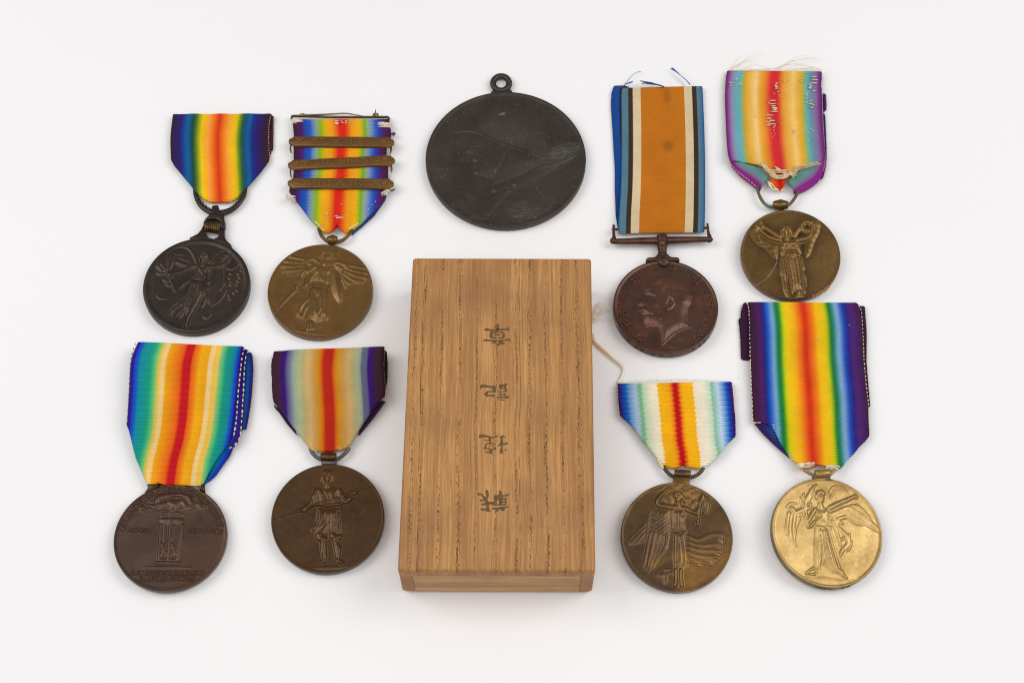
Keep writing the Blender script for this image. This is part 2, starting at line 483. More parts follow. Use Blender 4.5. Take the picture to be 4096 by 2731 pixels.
def fit_disc(bbox, t, ty=0.0, lock=None):
    """plane and radius of a round face measured by its bounds; one edge rests on the table"""
    x0, x1, y0, y1 = bbox; tgt = np.array([x0, x1, y0, y1]); a = np.linspace(0, 2 * math.pi, 240)

    def ev(q):
        c = np.array([q[0], q[1], 0]); pl = Plane(c, q[3], ty); R = q[2]
        ring = pl.w(R * np.cos(a), R * np.sin(a), np.full(240, -t)); pl.c = pl.c + [0, 0, -ring[:, 2].min() + .02]
        P = pl.w(R * np.cos(a), R * np.sin(a), np.zeros(240)) - CAMP; zz = P @ FWD
        X = PW / 2 + FPX * (P @ RGT) / zz; Y = PH / 2 - FPX * (P @ UPV) / zz
        return pl, np.array([X.min(), X.max(), Y.min(), Y.max()])
    c0 = at([[(x0 + x1) / 2, (y0 + y1) / 2]], t)[0]; q = np.array([c0[0], c0[1], (x1 - x0) / 2 / 11.8, lock if lock is not None else 2.0])
    free = [0, 1, 2] + ([3] if lock is None else [])
    for _ in range(12):
        pl, r0 = ev(q); J = []
        for i in free:
            d = q.copy(); d[i] += 1e-3; J.append((ev(d)[1] - r0) / 1e-3)
        q[free] += np.linalg.lstsq(np.array(J).T, tgt - r0, rcond=None)[0]
        q[3] = np.clip(q[3], -6, 16)
    return ev(q)[0], q[2], q[3]


# ------------------------------------------------------------------ ribbons
def ribbon(name, parent, crop, rows, outline, mat, ribs, z, u=(0, 1), cols=90, amp=.11, thick=.3, edge=.5, wave=None, s=3.0, sub=6, bow=None, scal=.0, edge_w=.7):
    """woven band: rows = [(left x,y, right x,y)] full band edges from top to bottom, cut along outline (the folds); z = [(left, right)] height per row"""
    rows = np.asarray(rows, float); A = K(*crop, rows[:, :2], s); B = K(*crop, rows[:, 2:], s); O = K(*crop, outline, s)
    z = np.asarray(z, float); z = np.tile(z, (len(rows), 1)) if z.ndim == 1 and len(z) == 2 else z
    my = (A[:, 1] + B[:, 1]) / 2; o_ = np.argsort(my); oz = np.interp(O[:, 1], my[o_], z.mean(1)[o_]) - edge * .9 - amp
    A, B, O = at(A, z[:, 0])[:, :2], at(B, z[:, 1])[:, :2], at(O, oz)[:, :2]
    n = ribs * sub + 1; S = smooth_line(np.c_[A, B, z], 16); L = np.r_[0, np.cumsum(np.linalg.norm(np.diff((S[:, :2] + S[:, 2:4]) / 2, axis=0), axis=1))]
    vv = np.linspace(0, 1, n); S = np.stack([np.interp(vv, L / L[-1], S[:, k]) for k in range(6)], 1)
    bw = np.zeros(n) if bow is None else np.interp(vv, np.linspace(0, 1, len(bow)), bow)
    ud = np.linspace(0, 1, 241)

    def pos(uu, i):
        a, b = S[i, :2], S[i, 2:4]; p = a + np.multiply.outer(uu, b - a)
        p[:, 1] -= bw[i] * 4 * uu * (1 - uu); return p
    inside = np.zeros((n, 241), bool)
    for i in range(n):
        p = pos(ud, i); inside[i] = poly_in(p, O)
    ok = np.nonzero(inside.any(1))[0]
    if not len(ok): return None
    lo, hi = ok[0], ok[-1]; uL, uR = np.zeros(n), np.ones(n)
    for i in range(n):
        j = np.nonzero(inside[min(max(i, lo), hi)])[0]
        if len(j): uL[i], uR[i] = ud[j[0]], ud[j[-1]]
    uL[lo:hi + 1] = np.convolve(np.pad(uL[lo:hi + 1], 3, mode='edge'), np.ones(7) / 7, 'valid'); uR[lo:hi + 1] = np.convolve(np.pad(uR[lo:hi + 1], 3, mode='edge'), np.ones(7) / 7, 'valid')
    iT = np.full(241, hi); iB = np.full(241, lo)
    for k in range(241):
        j = np.nonzero(inside[:, k])[0]
        if len(j): iT[k], iB[k] = j[0], j[-1]
    rl = list(range(lo, hi + 1)); m = len(rl); Wd = np.linalg.norm(S[:, 2:4] - S[:, :2], axis=1)
    V = np.zeros((m, cols, 3)); UV = np.zeros((m, cols, 2)); t = np.linspace(0, 1, cols)
    # finer columns at both edges
    t = .5 - .5 * np.cos(np.pi * np.clip(t, 0, 1)) * (0.25) - (t - .5) * -0.75 if 0 else t
    for r_, i in enumerate(rl):
        sc_e = scal * abs(math.sin(math.pi * i / sub)) / max(Wd[i], 1e-6)
        uu = (uL[i] - sc_e) + (uR[i] - uL[i] + 2 * sc_e) * t
        kk = np.clip(uu * 240, 0, 240); fi = np.clip(np.full(cols, float(i)), np.interp(kk, np.arange(241), iT) - .5, np.interp(kk, np.arange(241), iB) + .5)
        fi = np.clip(fi, lo, hi); i0 = np.floor(fi).astype(int); i1 = np.minimum(i0 + 1, n - 1); f = fi - i0
        q = S[i0] * (1 - f)[:, None] + S[i1] * f[:, None]; b_ = bw[i0] * (1 - f) + bw[i1] * f
        p = q[:, :2] + (q[:, 2:4] - q[:, :2]) * uu[:, None]; p[:, 1] -= b_ * 4 * uu * (1 - uu)
        zz = q[:, 4] + (q[:, 5] - q[:, 4]) * uu
        d = np.minimum(t, 1 - t) * (uR[i] - uL[i]) * Wd[i]; zz = zz - edge * (1 - np.clip(d / edge_w, 0, 1)) ** 2
        dv = np.minimum(fi - lo, hi - fi) / sub * 1.0; zz = zz - edge * (1 - np.clip(dv / 1.2, 0, 1)) ** 2
        zz = zz + 4.0 * amp * (np.abs(np.sin(np.pi * fi / sub)) ** .5 - .6)
        if wave is not None: zz = zz + wave(uu, fi / (n - 1))
        V[r_, :, :2] = p; V[r_, :, 2] = zz; UV[r_, :, 0] = u[0] + (u[1] - u[0]) * uu; UV[r_, :, 1] = fi / sub
    lowV = V.copy(); lowV[:, :, 2] -= thick
    idx = np.arange(m * cols).reshape(m, cols); top = np.stack([idx[:-1, :-1], idx[1:, :-1], idx[1:, 1:], idx[:-1, 1:]], -1).reshape(-1, 4)
    bot = (top + m * cols)[:, ::-1]; ring = np.r_[idx[0, :], idx[1:, -1], idx[-1, -2::-1], idx[-2:0:-1, 0]]; rn = np.roll(ring, -1)
    side = np.stack([ring, rn, rn + m * cols, ring + m * cols], 1)
    Va = np.r_[V.reshape(-1, 3), lowV.reshape(-1, 3)]; Va[:, 2] = np.maximum(Va[:, 2], .05)
    return obj(name, Va, np.r_[top, bot, side], mat, parent, uv=np.r_[UV.reshape(-1, 2), UV.reshape(-1, 2)])


def poly_in(p, O):
    ins = np.zeros(len(p), bool)
    for a, b in zip(O, np.roll(O, -1, 0)):
        c = (a[1] > p[:, 1]) != (b[1] > p[:, 1])
        ins ^= c & (p[:, 0] < (b[0] - a[0]) * (p[:, 1] - a[1]) / (b[1] - a[1] + 1e-12) + a[0])
    return ins


def stitches(parent, crop, line, z, mat=None, step=1.25, ln=.75, r=.17, s=3.0, name='edge_stitching'):
    P = at(K(*crop, line, s), z); P = smooth_line(P, 10); L = np.r_[0, np.cumsum(np.linalg.norm(np.diff(P, axis=0), axis=1))]; parts = []
    q = .2
    while q + ln < L[-1]:
        e = q + ln * random.uniform(.8, 1.15); f = lambda d: np.array([np.interp(d, L, P[:, k]) for k in range(3)]) + [random.uniform(-.06, .06), 0, 0]
        parts.append(capsule(f(q), f(e), r * random.uniform(.8, 1.15), 6)); q += step * random.uniform(.9, 1.1)
    V, F = merge(parts); o = obj(name, V, F, mat or CREAM, parent); o['kind'] = 'stuff'; return o


def dashes(parent, crop, spec, z, mat=None, r=.16, s=3.0, name='worn_weft'):
    """short pale weft floats: [(x, y, length)] in crop pixels"""
    parts = []
    for x, y, l in spec:
        a, b = at(K(*crop, [x - l / 2, y, x + l / 2, y + random.uniform(-4, 4)], s), z); parts.append(capsule(a, b, r * random.uniform(.8, 1.25), 6))
    V, F = merge(parts); o = obj(name, V, F, mat or CREAM, parent); o['kind'] = 'stuff'; return o


def fibres(name, parent, paths, r, mat, n=8):
    parts = [tube(p, np.linspace(r, r * .5, len(p)), 5, n) for p in paths]
    V, F = merge(parts); o = obj(name, V, F, mat, parent); o['kind'] = 'stuff'; return o


def px_tube(crop, q, z, s=3.0, seg=12, n=6, flat=1.0):
    """q = x,y,r triples in crop pixels"""
    q = np.asarray(q, float).reshape(-1, 3); return tube(at(K(*crop, q[:, :2], s), z), q[:, 2] / (s * 11.9), seg, n, flat)


def px_plate(crop, loops, z0, z1, bev=.3, s=3.0, rnd=0):
    out = []
    for L in loops:
        p = at(K(*crop, L, s), z1)[:, :2]
        if rnd: p = smooth_line(np.vstack([p, p[:1]]), rnd)[:-1]
        out.append(p)
    return plate(out, z0, z1, bev)


# ================================================================== the tabletop
m, nt, b, N, L = new_mat('white_paper'); v = coords(nt)
L(ramp(nt, noise(nt, v, 3, 3), [(.3, lin((235, 233, 233))), (.7, lin((238, 236, 236)))]), b.inputs['Base Color'])
b.inputs['Roughness'].default_value = .9; b.inputs['Specular IOR Level'].default_value = .2
bump(nt, b, noise(nt, v, 900, 3), .00004, .3)
S_ = 1500.
tab = obj('tabletop', [[-S_, -S_, 0], [S_, -S_, 0], [S_, S_, 0], [-S_, S_, 0]], [[0, 1, 2, 3]], m); tab['kind'] = 'structure'; tab['label'] = 'plain white paper tabletop'

# ================================================================== the wooden box
def wood(name, rot=False, base=((154, 104, 56), (204, 152, 92)), pores=True, dark=0.0):
    m, nt, b, N, L = new_mat(name)
    sc3 = (1, 1, 1) if not rot else (1, 1, 1)
    v = coords(nt); sp = N('ShaderNodeSeparateXYZ'); L(v, sp.inputs[0])
    X, Y = (sp.outputs[0], sp.outputs[1]) if not rot else (sp.outputs[2], sp.outputs[0])
    Z = sp.outputs[2] if not rot else sp.outputs[1]
    mm = lambda o: val(nt, 'MULTIPLY', o, 1000.0)
    X, Y, Z = mm(X), mm(Y), mm(Z)

    def vec(ax, ay, az=.3):
        c = N('ShaderNodeCombineXYZ'); L(val(nt, 'MULTIPLY', X, ax), c.inputs[0]); L(val(nt, 'MULTIPLY', Y, ay), c.inputs[1]); L(val(nt, 'MULTIPLY', Z, az), c.inputs[2]); return c.outputs[0]
    wob = val(nt, 'MULTIPLY', val(nt, 'SUBTRACT', noise(nt, vec(.02, .035, 0), 1, 3), .5), 2.2)
    Xw = val(nt, 'ADD', X, wob)
    cx = N('ShaderNodeCombineXYZ'); L(val(nt, 'MULTIPLY', Xw, 1.0), cx.inputs[0]); L(val(nt, 'MULTIPLY', Y, .022), cx.inputs[1]); L(val(nt, 'MULTIPLY', Z, .5), cx.inputs[2])
    streak = noise(nt, cx.outputs[0], 1.4, 5, .65)
    col = ramp(nt, streak, [(.3, base[0]), (.68, base[1])])
    fine = noise(nt, vec(9, .14, 6), 1, 3, .6)
    col = mixc(nt, val(nt, 'MULTIPLY', ramp(nt, fine, [(.45, (0, 0, 0)), (.72, (255, 255, 255))]), .5), col, lin(tuple(c * .66 for c in base[0])))
    col = mixc(nt, val(nt, 'MULTIPLY', ramp(nt, noise(nt, vec(6.5, .2, 5), 1, 2), [(.55, (0, 0, 0)), (.75, (255, 255, 255))]), .5), col, lin((206, 160, 106)))
    # wide pale and grey-brown bands between the growth rings
    band = noise(nt, vec(.12, .006, .1), 1, 2)
    col = mixc(nt, ramp(nt, band, [(.42, (190, 190, 190)), (.56, (0, 0, 0))]), col, lin((146, 98, 56)))
    blotch = noise(nt, vec(.05, .04, .05), 1, 3)
    col = mixc(nt, ramp(nt, blotch, [(.46, (0, 0, 0)), (.66, (180, 180, 180))]), col, lin((134, 92, 60)))
    h = fine
    if pores:
        lines = [-27.5, -24.6, -19.0, -12.9, -7.5, -1.2, 5.4, 9.8, 15.0, 20.2, 25.4]
        st = [(0, (0, 0, 0))]
        f01 = val(nt, 'DIVIDE', val(nt, 'ADD', Xw, 31), 62.0); msk = None
        for i, x in enumerate(lines):
            wdt = [.7, .8, .6, 1.0, .5, .7, .75, .9, .8, .6, 1.1][i]
            d = val(nt, 'DIVIDE', val(nt, 'ABSOLUTE', val(nt, 'SUBTRACT', Xw, x)), wdt)
            g = val(nt, 'MAXIMUM', val(nt, 'SUBTRACT', 1.0, d), 0.0); msk = g if msk is None else val(nt, 'MAXIMUM', msk, g)
        p = noise(nt, vec(6.5, .75, 1), 1, 3, .55)
        gate = ramp(nt, noise(nt, vec(.6, .06, .2), 1, 4, .7), [(.42, (0, 0, 0)), (.6, (255, 255, 255))])
        pr = val(nt, 'ADD', p, val(nt, 'MULTIPLY', val(nt, 'MULTIPLY', msk, gate), .17))
        pm = ramp(nt, pr, [(.635, (0, 0, 0)), (.69, (255, 255, 255))])
        pm = val(nt, 'MULTIPLY', pm, ramp(nt, msk, [(0, (60, 60, 60)), (.3, (255, 255, 255))]))
        col = mixc(nt, val(nt, 'MULTIPLY', pm, .8), col, lin((72, 44, 22)))
        for x, wd, k in ((-13.4 + 4.4, .05, .55), (6.6, .09, .7), (-22.4, .05, .5), (-25.2, .12, .75)):
            d = val(nt, 'DIVIDE', val(nt, 'ABSOLUTE', val(nt, 'SUBTRACT', Xw, x)), wd)
            col = mixc(nt, val(nt, 'MULTIPLY', val(nt, 'LESS_THAN', d, 1.0), val(nt, 'MULTIPLY', ramp(nt, noise(nt, vec(.5, .12), 1, 3), [(.4, (0, 0, 0)), (.52, (255, 255, 255))]), k)), col, lin((66, 40, 20)))
        h = val(nt, 'SUBTRACT', fine, val(nt, 'MULTIPLY', pm, 2.5))
    L(col, b.inputs['Base Color']); b.inputs['Roughness'].default_value = .62; b.inputs['Specular IOR Level'].default_value = .3
    bump(nt, b, h, .00012, .8)
    return m


WTOP = wood('paulownia_top'); WEND = wood('paulownia_end_panel', True, ((186, 142, 92), (216, 172, 120)), False)
WSIDE = wood('paulownia_side_panel', False, ((150, 106, 64), (190, 144, 94)), False)
WGRAIN = plain('paulownia_end_grain', (192, 146, 96), .75, (164, 118, 72), 700)
INK = plain('olive_ink', (106, 80, 38), .8, (84, 62, 28), 700)
HB = 23.0
cB = at(np.array([(948, 591), (1358, 592), (1368, 1312), (913, 1310)]) * PW / 2352., HB)[:, :2]
bc = cB.mean(0); bw2 = (np.linalg.norm(cB[0] - cB[1]) + np.linalg.norm(cB[2] - cB[3])) / 4; bl2 = (np.linalg.norm(cB[0] - cB[3]) + np.linalg.norm(cB[1] - cB[2])) / 4
ba = math.atan2(*(cB[1] - cB[0])[::-1])
box = thing('wooden_box', 'pale brown paulownia wood box with four inked characters on its lid', 'box', [bc[0], bc[1], 0])


def bx(P):
    P = np.asarray(P, float); f = ((P[:, 0] / bw2 + 1) / 2)[:, None]; g_ = ((P[:, 1] / bl2 + 1) / 2)[:, None]
    return (cB[3] * (1 - f) + cB[2] * f) * (1 - g_) + (cB[0] * (1 - f) + cB[1] * f) * g_


def rrect(x0, x1, y0, y1, r, n=6):
    """rectangle with a radius per corner: lower left, lower right, upper right, upper left"""
    out = []
    for (x, y, q, a) in ((x0, y0, r[0], 180), (x1, y0, r[1], 270), (x1, y1, r[2], 0), (x0, y1, r[3], 90)):
        q = max(q, .05); cx_, cy_ = (x + q if x == x0 else x - q), (y + q if y == y0 else y - q)
        for k in range(n + 1):
            t = math.radians(a + 90 * k / n); out.append((cx_ + q * math.cos(t), cy_ + q * math.sin(t)))
    return out


def slab(name, rect, r, z0, z1, bev, mat, parent, sub=1):
    P = bx(rrect(*rect, r)); 
    if sub == 1:
        V, F = plate([P], z0, z1, bev)
    else:
        n = len(P); rows = []
        for k in range(4): rows.append((P if k else inset(P, .35 if z0 < .1 else .0), z0 + (0, .5, .5, .5)[k] * min(1, z1 - z0)))
        V, F = plate([P], z0, z1, bev)
    return obj(name, V, F, mat, parent, smooth=False)


w2, l2, sd, g = bw2, bl2, 4.2, .07
P = bx(rrect(-w2, w2, -l2, l2, [1.0] * 4, 8)); V, F = [], []; n = len(P)
prof = [(0.06, 18.1), (0, 18.6), (0, 21.7), (.1, 22.25), (.3, 22.65), (.6, 22.92), (.95, 23.0), (8, 23.0)]
for d, z in prof: V += [[x, y, z] for x, y in (inset(P, d) if d < 2 else bx(rrect(-w2 + d, w2 - d, -l2 + d, l2 - d, [.5] * 4, 8)))]
for i in range(len(prof) - 1):
    for k in range(n): F.append([i * n + k, i * n + (k + 1) % n, (i + 1) * n + (k + 1) % n, (i + 1) * n + k])
F.append([(len(prof) - 1) * n + k for k in range(n)]); F.append(list(range(n))[::-1])
V = np.array(V); V[:, 2] += .05 * np.sin(V[:, 0] * 1.7) * (V[:, 2] > 18.5) * (V[:, 2] < 22.95)
lid = obj('lid_panel', V, F, WTOP, box)
for lo_, hi_ in ((10.68, 18.05), (2.42, 10.46)):
    for sx in (-1, 1):
        x0, x1 = (-w2 + .1, -w2 + sd) if sx < 0 else (w2 - sd, w2 - .1)
        r = [.9, .1, .1, .9] if sx < 0 else [.1, .9, .9, .1]
        slab('side_panel', (x0, x1, -l2 + .1, l2 - .1), r, lo_, hi_, .12, WSIDE, box)
    for sy in (-1, 1):
        y0, y1 = (-l2 + .02, -l2 + 4) if sy < 0 else (l2 - 4, l2 - .02)
        slab('end_panel', (-w2 + sd + g, w2 - sd - g, y0, y1), [.1] * 4, lo_, hi_, .12, WEND, box)
P = bx(rrect(-w2 + .15, w2 - .15, -l2 + .15, l2 - .15, [1.6] * 4, 8)); n = len(P); V, F = [], []
prof = [(1.6, .05), (.7, .3), (.15, 1.1), (0, 2.0), (.12, 2.36), (6, 2.36)]
for d, z in prof: V += [[x, y, z] for x, y in (inset(P, d) if d < 2 else bx(rrect(-w2 + d, w2 - d, -l2 + d, l2 - d, [.5] * 4, 8)))]
for i in range(len(prof) - 1):
    for k in range(n): F.append([i * n + k, i * n + (k + 1) % n, (i + 1) * n + (k + 1) % n, (i + 1) * n + k])
F.append([(len(prof) - 1) * n + k for k in range(n)]); F.append(list(range(n))[::-1])
obj('bottom_panel', V, F, WGRAIN, box)

KANJI = {
 (1880, 1260): [[[1150,380,1190,350,1270,390,1265,640,1150,640]], [[590,680,690,555,830,600,1000,615,1140,600,1300,600,1560,590,1600,560,1710,530,1725,650,1640,700,1560,660,1400,670,1250,690,1140,690,850,685]],
  [[1100,680,1250,680,1240,770,1000,790,990,745,1090,720]], [[1260,740,1330,715,1440,715,1440,780,1330,785]], [[900,680,980,675,985,780,990,930,1010,965,1140,965,1140,1030,950,1030,850,980,835,900,880,800]],
  [[1390,780,1450,770,1520,790,1515,960,1470,1030,1200,1020,1195,975,1280,965,1380,960,1395,900]], [[1040,850,1100,825,1290,830,1340,860,1300,905,1100,890]],
  [[560,1100,650,1045,860,1070,1150,1095,1420,1075,1470,1075,1650,1030,1740,1020,1775,1150,1640,1120,1480,1135,1300,1150,1100,1150,850,1140,590,1140]],
  [[960,1130,1130,1140,1110,1240,1000,1240,865,1250,1000,1190]], [[1250,1130,1420,1130,1440,1190,1520,1220,1510,1285,1400,1275,1300,1280,1260,1360,1160,1320,1110,1230,1180,1210,1240,1240]]],
 (1880, 1490): [[[440,540,480,530,530,500,700,530,900,580,980,580,1060,545,1140,590,1120,740,1135,850,1060,865,860,855,790,880,770,940,800,960,1090,960,1040,1060,830,1020,720,1060,600,940,740,800,980,800,970,680,800,650,600,640,520,655,480,710,440,690]],
  [[1260,560,1280,510,1470,515,1540,460,1630,500,1620,560,1560,590,1560,690,1610,690,1620,830,1570,850,1450,850,1330,865,1190,855,1260,800,1400,820,1540,770,1540,720,1330,735,1270,680], [1390,625,1390,685,1465,685,1465,625]],
  [[1210,950,1270,920,1570,915,1560,990,1300,980,1230,980]], [[1150,1090,1200,1030,1570,1020,1715,990,1690,1110,1600,1120,1450,1105,1200,1110]], [[1185,1160,1270,1150,1260,1200,1185,1190]], [[1300,1160,1450,1160,1550,1175,1530,1210,1440,1225,1310,1205]]],
 (1880, 1704): [[[385,380,500,350,660,365,700,395,850,420,1000,460,1120,440,1220,370,1250,400,1150,500,1000,520,930,530,920,730,1000,745,1060,735,1130,770,1120,800,980,790,730,785,720,1000,640,1025,590,980,650,820,700,740,840,730,840,640,720,645,590,610,640,590,760,600,820,580,780,490,700,470,550,495,400,525]],
  [[1090,610,1180,600,1180,640,1100,650]], [[800,870,870,850,880,885,810,885]], [[910,870,1020,855,1010,885,920,890]], [[740,950,800,945,850,975,1000,965,1130,890,1140,1030,980,1010,970,1200,900,1215,840,1160,640,1160,690,1085,830,1110,840,1020,750,1020]],
  [[1310,430,1400,420,1440,370,1480,430,1600,490,1560,495,1440,500,1430,700,1480,740,1640,690,1655,790,1500,810,1420,820,1420,1000,1440,1160,1340,1215,1290,1170,1300,1000,1340,980,1330,850,1230,870,1220,820,1310,760,1330,600]], [[1490,1010,1600,1000,1590,1065,1500,1060]]],
 (1880, 1930): [[[310,500,340,445,400,425,430,460,480,455,600,560,700,620,720,600,665,360,710,290,790,340,825,480,820,620,770,660,770,770,830,830,980,830,1030,820,1040,980,960,980,950,940,850,940,840,1090,900,1270,720,1260,690,1190,560,1220,490,1210,465,1150,490,1085,560,1110,700,1110,720,990,520,980,460,930,540,890,670,870,660,800,430,800,400,750,610,700,530,600,500,540,360,550]],
  [[1030,560,1080,530,1240,530,1270,440,1240,350,1300,330,1380,390,1390,540,1520,520,1720,470,1660,590,1540,580,1400,610,1400,640,1600,650,1580,980,1400,985,1180,1000,1040,1000,1030,700], [1170,770,1170,930,1265,930,1265,770], [1400,740,1400,800,1540,800,1540,740], [1400,870,1400,915,1540,915,1540,870]],
  [[930,1130,990,1080,1150,1070,1300,1050,1420,1030,1530,1040,1690,1000,1680,1060,1530,1100,1480,1230,1420,1230,1290,1140,1220,1250,1130,1240,1070,1160,950,1160]]]}
for (kx, ky), polys in KANJI.items():
    parts = [plate([at(K(kx, ky, L_, 10.889), HB)[:, :2] for L_ in loops], HB - .02, HB + .035, .01) for loops in polys]
    V, F = merge(parts); obj('ink_character', V, F, INK, lid, smooth=False)


# ================================================================== medals: helpers for one face
def letters(pl, crop, items, size, inward=False, s=3.0):
    out = []
    for ch, x, y in items:
        c = pl.loc(K(*crop, [x, y], s))[0]; up = c / np.linalg.norm(c) * (-1 if inward else 1); ex = np.array([up[1], -up[0]])
        wd = GW.get(ch, .9)
        for st in glyph(ch):
            out.append(c + np.outer((st[:, 0] - wd / 2) * size, ex) + np.outer((st[:, 1] - .5) * size, up))
    return out


def straight(pl, crop, s_, a, b, size, s=3.0):
    p = pl.loc(K(*crop, [a, b], s)); return text_line(s_, p[0], p[1], size)


def rim_text(parent, pl, R, t, s_, a0, a1, size, mat, name='edge_inscription', depth=.5):
    """letters struck round the edge from angle a0 to a1 (degrees, seen from outside)"""
    parts = []; L_ = abs(math.radians(a1 - a0)) * R
    for st in text_line(s_, [0, 0], [L_, 0], size):
        a = math.radians(a0) + st[:, 0] / R * (1 if a1 > a0 else -1)
        q = pl.w((R + .02) * np.cos(a), (R + .02) * np.sin(a), -t / 2 - size / 2 + st[:, 1])
        for u_, v_ in zip(q[:-1], q[1:]): parts.append(capsule(u_, v_, .09, 5))
    V, F = merge(parts); return obj(name, V, F, mat, parent)


def medal(name, label, cat, bbox, t, ty=0.0, lock=None, group=None):
    pl, R, tx = fit_disc(bbox, t, ty, lock)
    print(name, 'R %.1f tilt %.1f z %.1f' % (R, tx, pl.c[2]))
    th = thing(name, label, cat, [pl.c[0], pl.c[1], 0], group)
    return th, pl, R


def bb(crop, x0, x1, y0, y1, s=3.0):
    return (crop[0] + x0 / s, crop[0] + x1 / s, crop[1] + y0 / s, crop[1] + y1 / s)


GV = 'victory medals with rainbow ribbons'

# ------------------------------------------------------------------ big dark portrait medal, top middle
cP, sP = (1680, 340), 2.613
LEAD = metal('dark_lead', (50, 43, 37), (66, 56, 47), .38, .42, wear=(78, 74, 72), speck=((150, 142, 120), 700), scale=90, patina=(56, 45, 35),
             scuff_glint=[(21, 3, (8, 3.6), 24, (150, 150, 148), .6), (18, -1, (9, 5), 24, (104, 102, 100), .6), (6, -22, (7, 5), 10, (120, 118, 112), .55), (-1.5, 18.5, (1.8, .8), 12, (200, 205, 220), .9), (12, -14, (12, 10), 60, (74, 72, 70), .5)])  # small bluish-white spot is a glint painted on the helmet, the rest scuffs
th, pl, R = medal('portrait_medal', 'large dark grey medal without ribbon showing a helmeted head in profile', 'medal', bb(cP, 58, 1735, 75, 1488, sP), 2.6)
d = disc(th, pl, R, 2.6, LEAD, .9, .18)
PR = [('p', 1.3, 260, [375,495,430,470,560,440,600,330,680,230,780,170,900,155,1050,175,1200,240,1300,340,1345,480,1350,600,1320,700,1300,765,1200,740,1000,670,880,630,750,580,700,545,600,505,480,480]),
 ('p', .7, 110, [560,500,540,600,500,660,478,700,490,715,530,730,525,770,528,800,548,820,535,845,555,880,550,910,570,940,640,958,740,968,760,1060,900,1010,1060,950,1180,880,1300,770,1000,640,750,560]),
 ('a', .26, [380,490,16, 500,482,16, 620,508,16, 720,558,18, 850,615,16, 1000,668,16, 1150,712,16, 1290,765,12]),
 ('a', .16, [920,660,14, 870,760,16, 800,880,16, 745,960,16]), ('a', .2, [510,690,24, 540,640,20]), ('g', .15, [570,660,22, 640,670,16]), ('a', .15, [590,790,26, 560,770,14]), ('a', .15, [590,920,30]),
 ('p', .22, 40, [760,1060,900,1010,1060,950,1180,880,1230,830,1320,780,1480,760,1600,640,1690,560,1720,650,1600,780,1400,900,1250,980,1100,1060,980,1110,780,1130]),
 ('p', .3, 50, [770,1110,960,1060,1000,1100,900,1180,800,1290,740,1370,700,1420,600,1420,500,1370,600,1310,680,1210]),
 ('p', .35, 70, [1120,1090,1250,1040,1340,1060,1420,1130,1450,1220,1330,1330,1200,1400,950,1390,920,1290,980,1200]),
 ('s', .8, [985,1045,26]), ('s', .8, [770,1105,28]), ('a', .12, [1215,830,12, 1420,760,10, 1640,640,8]), ('a', .12, [1240,880,10, 1450,820,10, 1660,720,8])]
xs, ys, H = field(pl, PR, (-R, R, -R, R), .2, cP, sP, R - 1.2, 1, hs=1.0, dn=0, mass=.2); patch('relief_portrait', pl, xs, ys, H, LEAD, d)
c0 = at(K(*cP, [[848, -14]], sP), 1.5)[0]
a = np.linspace(0, 2 * math.pi, 33); ring = np.c_[c0[0] + 3.0 * np.cos(a), c0[1] + 3.25 * np.sin(a), np.full(33, 1.5)]
obj('suspension_loop', *tube(ring, 1.15, 12, 1), LEAD, th)
obj('loop_base', *px_plate(cP, [[740,85, 745,62, 790,55, 910,50, 950,48, 962,62, 968,88]], .3, 2.1, .3, sP), LEAD, th)

